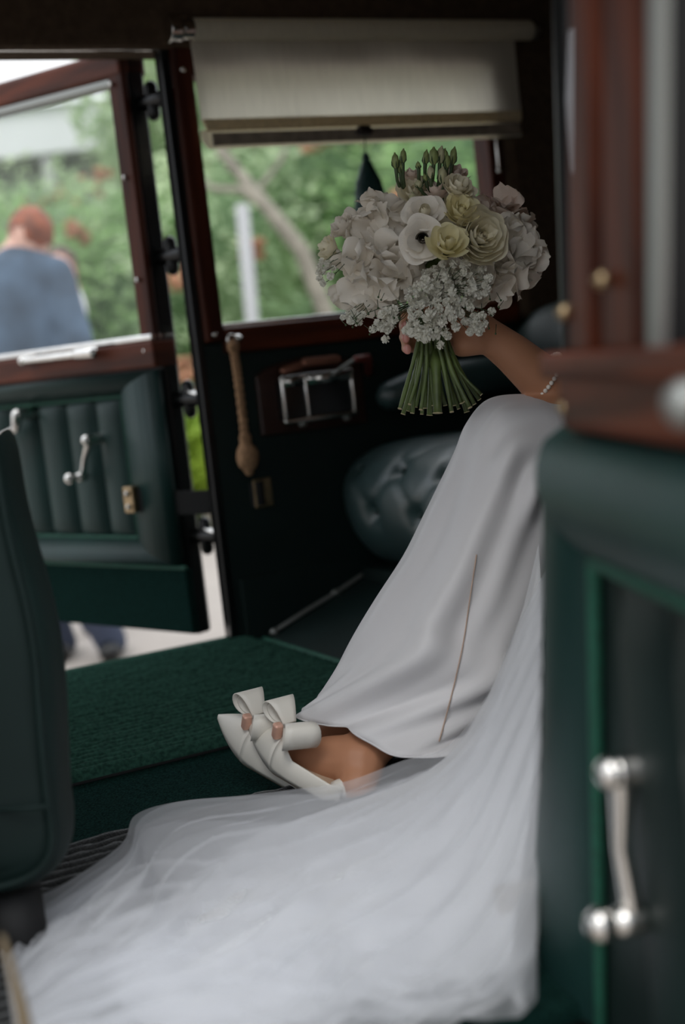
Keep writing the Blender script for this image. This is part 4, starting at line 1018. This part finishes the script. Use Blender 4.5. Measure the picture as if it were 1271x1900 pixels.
# petal local frame: z along the axis, x tangential, +y outward
def bloomD(px, py, lift=0):
    dx = (px-800)/205; dy = (py-455)/150; r2 = min(.96, dx*dx+dy*dy)
    return 1.93-.10*math.sqrt(1-r2)-lift
def axis_at(px, py, k=.9): return (RV*((px-800)/205)*k+UV*(-(py-455)/150)*k*.8-_f*1.0).normalized()
PM = {}
def pet(key, *a):
    if key not in PM: PM[key] = a
    return PM[key]
def rose(name, px, py, R_, m, ax, n=16, lift=.0, spread=60, cuts=0, seedx=0, core=None, tight=.1, D=None, pw=.62, ph=1.05, cup=.8):
    c = P(px, py, D or bloomD(px, py, lift)); R3 = R_*PX*1.88*1.27
    openc = name == 'lisianthus'
    cm = MB()
    A = zM(c, ax)
    rows = []
    for k in range(46):     # spiral heart
        a_ = k/45*pi*5; rr = R3*(.05+.20*k/45); rows.append([A @ Vector((cos(a_)*rr*f_, sin(a_)*rr*f_, z_*R3+.08*R3*(1-k/45))) for z_, f_ in ((-.55, .5), (-.1, 1.15), (.14, .85))])
    cm.grid(rows); o_ = build(cm, name, core or m, bq, fix=False)
    WLOC[o_.name] = WLOC[o_.name]
    smin, fl0, fl1 = (.26, .05, .55) if not openc else (.62, .5, .95)
    if name == 'ranunculus': smin, fl1 = .2, .16
    meshes = []
    for c_ in range(4):
        fl = fl0+(fl1-fl0)*c_/3; Rq = random.Random(seedx*7+c_); p1 = Rq.uniform(0, 6); rows = []
        for j in range(10):
            v = j/9; r_ = []
            for i in range(11):
                u = 2*i/10-1; span = rd(62)*(.70+.30*sin(pi*min(1, v+.15)))
                az = u*span; rim = v**3
                vv = v*(1-.16*u*u*v)
                rr = (.22+.78*sin(pi/2*min(1, 1.12*vv))+fl*.5*vv**2.6)/(1+.5*fl)
                rr += rim*.045*sin(az*5+p1)
                z_ = vv*1.05-fl*.34*vv**4+rim*.05*sin(az*7+p1)
                r_.append(Vector((rr*sin(az), rr*cos(az), z_)))
            rows.append(r_)
        q_ = MB(); q_.grid(rows); meshes.append(proto(q_, 'petal', m))
    for i in range(n):
        f_ = i/(n-1); phi = i*2.399+seedx; sc = R3*(smin+(1.06-smin)*f_**.85)
        hz = R3*(.95-.22*f_)*(1.15 if not openc else .8)
        M = A @ Matrix.Translation((0, 0, -R3*(.62+.10*f_))) @ Matrix.Rotation(phi, 4, 'Z') @ Matrix.Diagonal((sc, sc, hz, 1))
        put(meshes[min(3, int(f_*4))], 'petal', M, o_)
    return o_
def hydrangea(px, py, rx, ry, m, seed, n=44, psize=42, lift=0, D=None):
    Rr = random.Random(seed); D0 = D or bloomD(px, py)+.055; c = P(px, py, D0); s_ = PX*1.88
    rx3, ry3, rz3 = rx*s_, ry*s_, (rx+ry)/2*s_*.8
    cm = MB(); cm.ell((0, 0, 0), (rx3*.72, rz3*.6, ry3*.72), 16, 12)
    Mc = Matrix.Translation(c) @ Matrix((RV, _f, UV)).transposed().to_4x4(); cm.v = [Mc @ v for v in cm.v]
    o_ = build(cm, 'hydrangea_head', m, bq)
    meshes = [proto(petal(psize*s_*Rr.uniform(.55, .68), psize*s_*Rr.uniform(.95, 1.25), Rr.uniform(.1, .4), Rr.uniform(-.35, .45), Rr.uniform(.10, .20), seed*10+k, tip=.0), 'petal', m) for k in range(6)]
    for k in range(n):
        z_ = 1-2*(k+.5)/n; a_ = k*2.399+seed
        d_ = Vector((cos(a_)*math.sqrt(1-z_*z_), sin(a_)*math.sqrt(1-z_*z_), z_))
        if d_.y > .55: continue           # the back of the head is buried in the bouquet
        pos = Mc @ Vector((d_.x*rx3*.62, d_.y*rz3*.62, d_.z*ry3*.62))
        nrm = (RV*d_.x+_f*d_.y+UV*d_.z+Vector((Rr.gauss(0, .3), Rr.gauss(0, .3), Rr.gauss(0, .3)))).normalized()
        M = zM(pos, nrm, Rr.uniform(0, 6.28)) @ Matrix.Translation((0, psize*s_*.12, -psize*s_*.15)) @ Matrix.Rotation(-rd(Rr.uniform(30, 78)), 4, 'X') @ Matrix.Scale(Rr.uniform(.85, 1.2), 4)
        put(Rr.choice(meshes), 'petal', M, o_)
    return o_
hydrangea(692, 510, 74, 76, PET_W, 3, 62, 46, D=1.905)
hydrangea(705, 414, 68, 48, PET_W, 4, 52, 35, D=1.925)
hydrangea(916, 406, 56, 44, PET_P, 5, 42, 42, D=1.94)
hydrangea(946, 460, 40, 54, PET_W, 6, 40, 44, D=1.925)
hydrangea(930, 512, 48, 42, PET_W, 8, 40, 46, D=1.91)
hydrangea(762, 500, 40, 50, PET_W, 9, 26, 34, D=1.90)
hydrangea(835, 405, 46, 40, PET_I, 12, 34, 36, D=1.95)
hydrangea(838, 480, 44, 34, PET_W, 15, 30, 34, D=1.93)
rose('lisianthus', 789, 388, 33, PET_W, axis_at(789, 360), 9, .02, 75, seedx=1, tight=.22, core=PET_I)
rose('lisianthus', 784, 442, 36, PET_W, axis_at(784, 470), 9, .025, 78, seedx=2, tight=.24, core=DARKC)
rose('rose', 834, 448, 34, PET_C, (axis_at(834, 430)+UV*.45).normalized(), 11, .035, 26, seedx=3, pw=.66, ph=1.1, cup=.75, tight=.15)
rose('ranunculus', 894, 438, 42, PET_I, axis_at(880, 440), 24, .02, 40, seedx=4, tight=.12, pw=.58, ph=.9, cup=.95)
rose('rose', 857, 388, 30, PET_C, (axis_at(857, 388)+UV*.2).normalized(), 14, .02, 50, seedx=5)
rose('rose', 851, 345, 27, PET_I, (axis_at(851, 345)+UV*.3+RV*.2).normalized(), 16, .03, 66, seedx=6)
rose('rose', 845, 322, 24, PET_P, (axis_at(851, 320)+UV*.6).normalized(), 11, .0, 55, seedx=7)
rose('rose', 764, 322, 17, PET_P, (UV+_f*-.5), 9, .0, 20, seedx=8)
rose('rose', 810, 352, 22, PET_P, (UV+_f*-.5), 10, -.01, 25, seedx=14)
rose('rose', 606, 460, 24, PET_I, (-RV-_f*.4+UV*.3).normalized(), 11, .0, 35, seedx=9, D=1.90)
rose('rose', 632, 418, 24, PET_W, (-RV*.7-_f*.5+UV*.5).normalized(), 12, .0, 40, seedx=10, D=1.91)
rose('rose', 770, 352, 30, PET_I, (UV*.6-_f), 12, .0, 70, seedx=12, D=1.88)
rose('rose', 832, 520, 34, PET_W, axis_at(832, 520), 12, -.02, 60, seedx=13)
# buds on slim stalks
BUDS = [(733, 300, 9, 24, BUDG, 741, 345), (746, 291, 8, 22, BUDG, 750, 345), (742, 311, 8, 20, BUDG, 748, 348), (789, 293, 8, 22, BUDG, 787, 340), (806, 291, 12, 26, BUDG, 800, 350), (817, 289, 10, 26, BUDY, 812, 350), (827, 292, 9, 24, BUDG, 818, 350), (841, 291, 9, 27, BUDG, 830, 335),
        (799, 321, 9, 20, BUDY, 801, 360), (819, 326, 12, 24, BUDY, 822, 380), (788, 331, 7, 12, BUDG, 800, 365), (763, 369, 10, 18, BUDY, 770, 395), (776, 307, 6, 11, BUDG, 779, 345), (772, 342, 10, 12, BUDY, 800, 365), (831, 300, 9, 22, BUDG, 822, 345)]
for k, (x_, y_, w_, h_, m_, sx_, sy_) in enumerate(BUDS):
    D0 = 1.86+.004*(k % 4); s_ = PX*1.87; R_ = w_*s_*.74; H = h_*s_
    base = P(x_+(sx_-x_)*.25, y_+h_*.62, D0); top = P(x_+(3 if k % 2 else -1), y_-h_*.72, D0-.004)
    q_ = MB(); rows = []; Ab = zM(base, top-base); Lb = (top-base).length
    for i in range(11):
        t_ = i/10; rr = R_*(sin(pi*(t_*.86+.07))**.8)*(1 if t_ < .9 else .6)
        rows.append([Ab @ Vector((cos(a_*pi/6+t_*2.2)*rr*(1+.12*cos(a_*pi/2)), sin(a_*pi/6+t_*2.2)*rr*(1+.12*cos(a_*pi/2)), Lb*t_)) for a_ in range(12)])
    q_.grid(rows, cv=True); b_ = build(q_, 'bud', m_, bq)
    q_ = MB(); q_.tube([P(sx_, sy_, D0+.012), P((sx_+x_)/2, (sy_+y_+h_)/2, D0+.004), base+(top-base)*.06], [.0024, .0021, .0028], 7)
    for a_ in range(4):
        d_ = Ab.to_3x3() @ Vector((cos(a_*1.57), sin(a_*1.57), 0)); q_.tube([base, base+d_*R_*1.05+(top-base)*.28, base+d_*R_*1.1+(top-base)*.5], [.0012, .0011, .0003], 5)
    build(q_, 'stalk', THIN, b_)
# baby's breath
def floret_mesh(seed):
    R_ = random.Random(seed); q_ = MB(); r_ = .0055
    q_.ell((0, 0, 0), (r_*.6,)*3, 8, 6)
    for k in range(26):
        z_ = 1-2*(k+.5)/26; a_ = k*2.399; d_ = Vector((cos(a_)*math.sqrt(1-z_*z_), sin(a_)*math.sqrt(1-z_*z_), z_))
        w = d_.orthogonal().normalized(); w2 = d_.cross(w); L = r_*R_.uniform(.95, 1.25); b_ = d_*r_*.45
        a2 = R_.uniform(0, 6); ww = w*cos(a2)+w2*sin(a2)
        q_.add([b_-ww*r_*.2, d_*L-ww*r_*.42, d_*L*1.08, d_*L+ww*r_*.42, b_+ww*r_*.2], [(0, 1, 2), (0, 2, 4), (4, 2, 3)])
    return q_
FM = [proto(floret_mesh(k), 'bloom', GYPS, False) for k in range(3)]
Rr = random.Random(5); spots = []
def scatter(n, cx, cy, rx, ry, D, dj=.02, rmin=11):
    k = 0; tries = 0
    while k < n and tries < 4000:
        tries += 1
        a_ = Rr.uniform(0, 2*pi); r_ = math.sqrt(Rr.random()); x_, y_ = cx+cos(a_)*r_*rx, cy+sin(a_)*r_*ry
        if any((x_-s[0])**2+(y_-s[1])**2 < rmin**2 for s in spots): continue
        spots.append((x_, y_, D+Rr.uniform(-dj, dj), Rr.uniform(.8, 1.15))); k += 1
scatter(46, 845, 525, 64, 38, 1.835, .018, 12.5)
scatter(17, 790, 545, 36, 24, 1.835, .012, 10.5)
scatter(22, 810, 590, 55, 28, 1.83, .012, 12.5)
scatter(16, 790, 614, 36, 14, 1.835, .01, 10)
scatter(9, 722, 590, 16, 22, 1.84, .01, 11)
scatter(8, 885, 598, 18, 18, 1.84, .01, 11)
scatter(8, 655, 588, 20, 9, 1.87, .01, 9)
scatter(9, 603, 505, 17, 22, 1.89, .01, 9)
for x_, y_ in ((692, 611), (706, 608), (715, 629), (895, 588), (912, 578), (817, 640), (831, 624), (872, 616), (893, 610), (700, 600), (650, 597), (873, 570), (764, 604)): spots.append((x_, y_, 1.84, .9))
st = MB()
for k, (x_, y_, D, s_) in enumerate(spots):
    M = zM(P(x_, y_, D), (Rr.gauss(0, 1), Rr.gauss(0, 1), Rr.gauss(0, 1)), Rr.uniform(0, 6)) @ Matrix.Scale(s_*(.8 if x_ < 660 else 1), 4)
    put(FM[k % 3], 'tiny_bloom', M, bq)
    hx = 800+(x_-800)*.35; hy = 560 if y_ > 560 else 540
    if x_ < 670: hx, hy = x_+26, y_-22
    st.tube([P(x_, y_, D+.003), P((x_+hx)/2+Rr.uniform(-5, 5), (y_+hy)/2+Rr.uniform(-4, 4), D+.014), P(hx, hy, 1.875)], .0005, 4, False)
for k in range(46):
    x_ = Rr.uniform(640, 930); y_ = Rr.uniform(545, 625) if x_ > 680 else Rr.uniform(585, 610)
    p_ = P(x_, y_, 1.84); q_ = P(x_+Rr.uniform(-12, 12), y_-Rr.uniform(8, 20), 1.86); st.tube([p_, q_], .0005, 4, False); st.ell(p_, (.0016,)*3, 6, 4)
tag(build(st, 'fine_stalks', THIN, bq), kind='stuff')
# filler leaves behind and core greenery
q = MB()
for k in range(40):
    a_ = Rr.uniform(0, 2*pi); r_ = Rr.uniform(.0, .5); c = P(800+cos(a_)*r_*150, 470+sin(a_)*r_*95, 1.90)
    d_ = Vector((Rr.gauss(0, 1), Rr.gauss(0, 1), Rr.gauss(0, 1))).normalized(); w = d_.orthogonal().normalized()*.008
    q.add([c-d_*.02, c+w, c+d_*.024, c-w], [(0, 1, 2, 3)])
tag(build(q, 'filler_leaves', STEM, bq, False, fix=False), kind='stuff')
# stems
SB = [(742, 758, 9), (748, 768, 10), (757, 762, 8), (765, 766, 9), (772, 755, 7), (781, 760, 8), (789, 757, 9), (797, 770, 13), (812, 766, 20), (826, 752, 9), (838, 764, 9), (843, 752, 8), (851, 758, 8), (856, 748, 8), (866, 764, 12), (872, 756, 10), (880, 750, 9), (889, 741, 9), (893, 732, 7), (748, 745, 7), (760, 750, 7), (804, 752, 8), (833, 740, 7), (862, 745, 8), (783, 768, 8)]
for k, (x_, y_, w_) in enumerate(SB):
    f_ = (x_-815)/80; D1 = 1.875+.03*((k*7) % 5-2)/2.5; rr = w_*PX*1.88/2
    pts = catmull([P(800+f_*22, 560, 1.885+.006*((k*3) % 5-2)), P(803+f_*28, 625, 1.88+.007*((k*3) % 5-2)), P(808+f_*46+(3 if k % 3 else -3), 685, 1.878+(D1-1.878)*.6), P(x_, y_, D1)], 14)
    q_ = MB(); rl = [rr*(.85+.12*sin(i*1.3+k)*(1 if k % 3 == 0 else .3)) for i in range(14)]
    if k == 8: rl[8] *= 1.5
    q_.tube(pts, rl, 9, False); s_o = build(q_, 'stem', STEM, bq)
    e_ = pts[-1]; d_ = (pts[-1]-pts[-2]).normalized(); q_ = MB(); q_.tube([e_-d_*.0002, e_+d_*.0008], rr*.93, 9, False); build(q_, 'cut_end', STEMC, s_o)
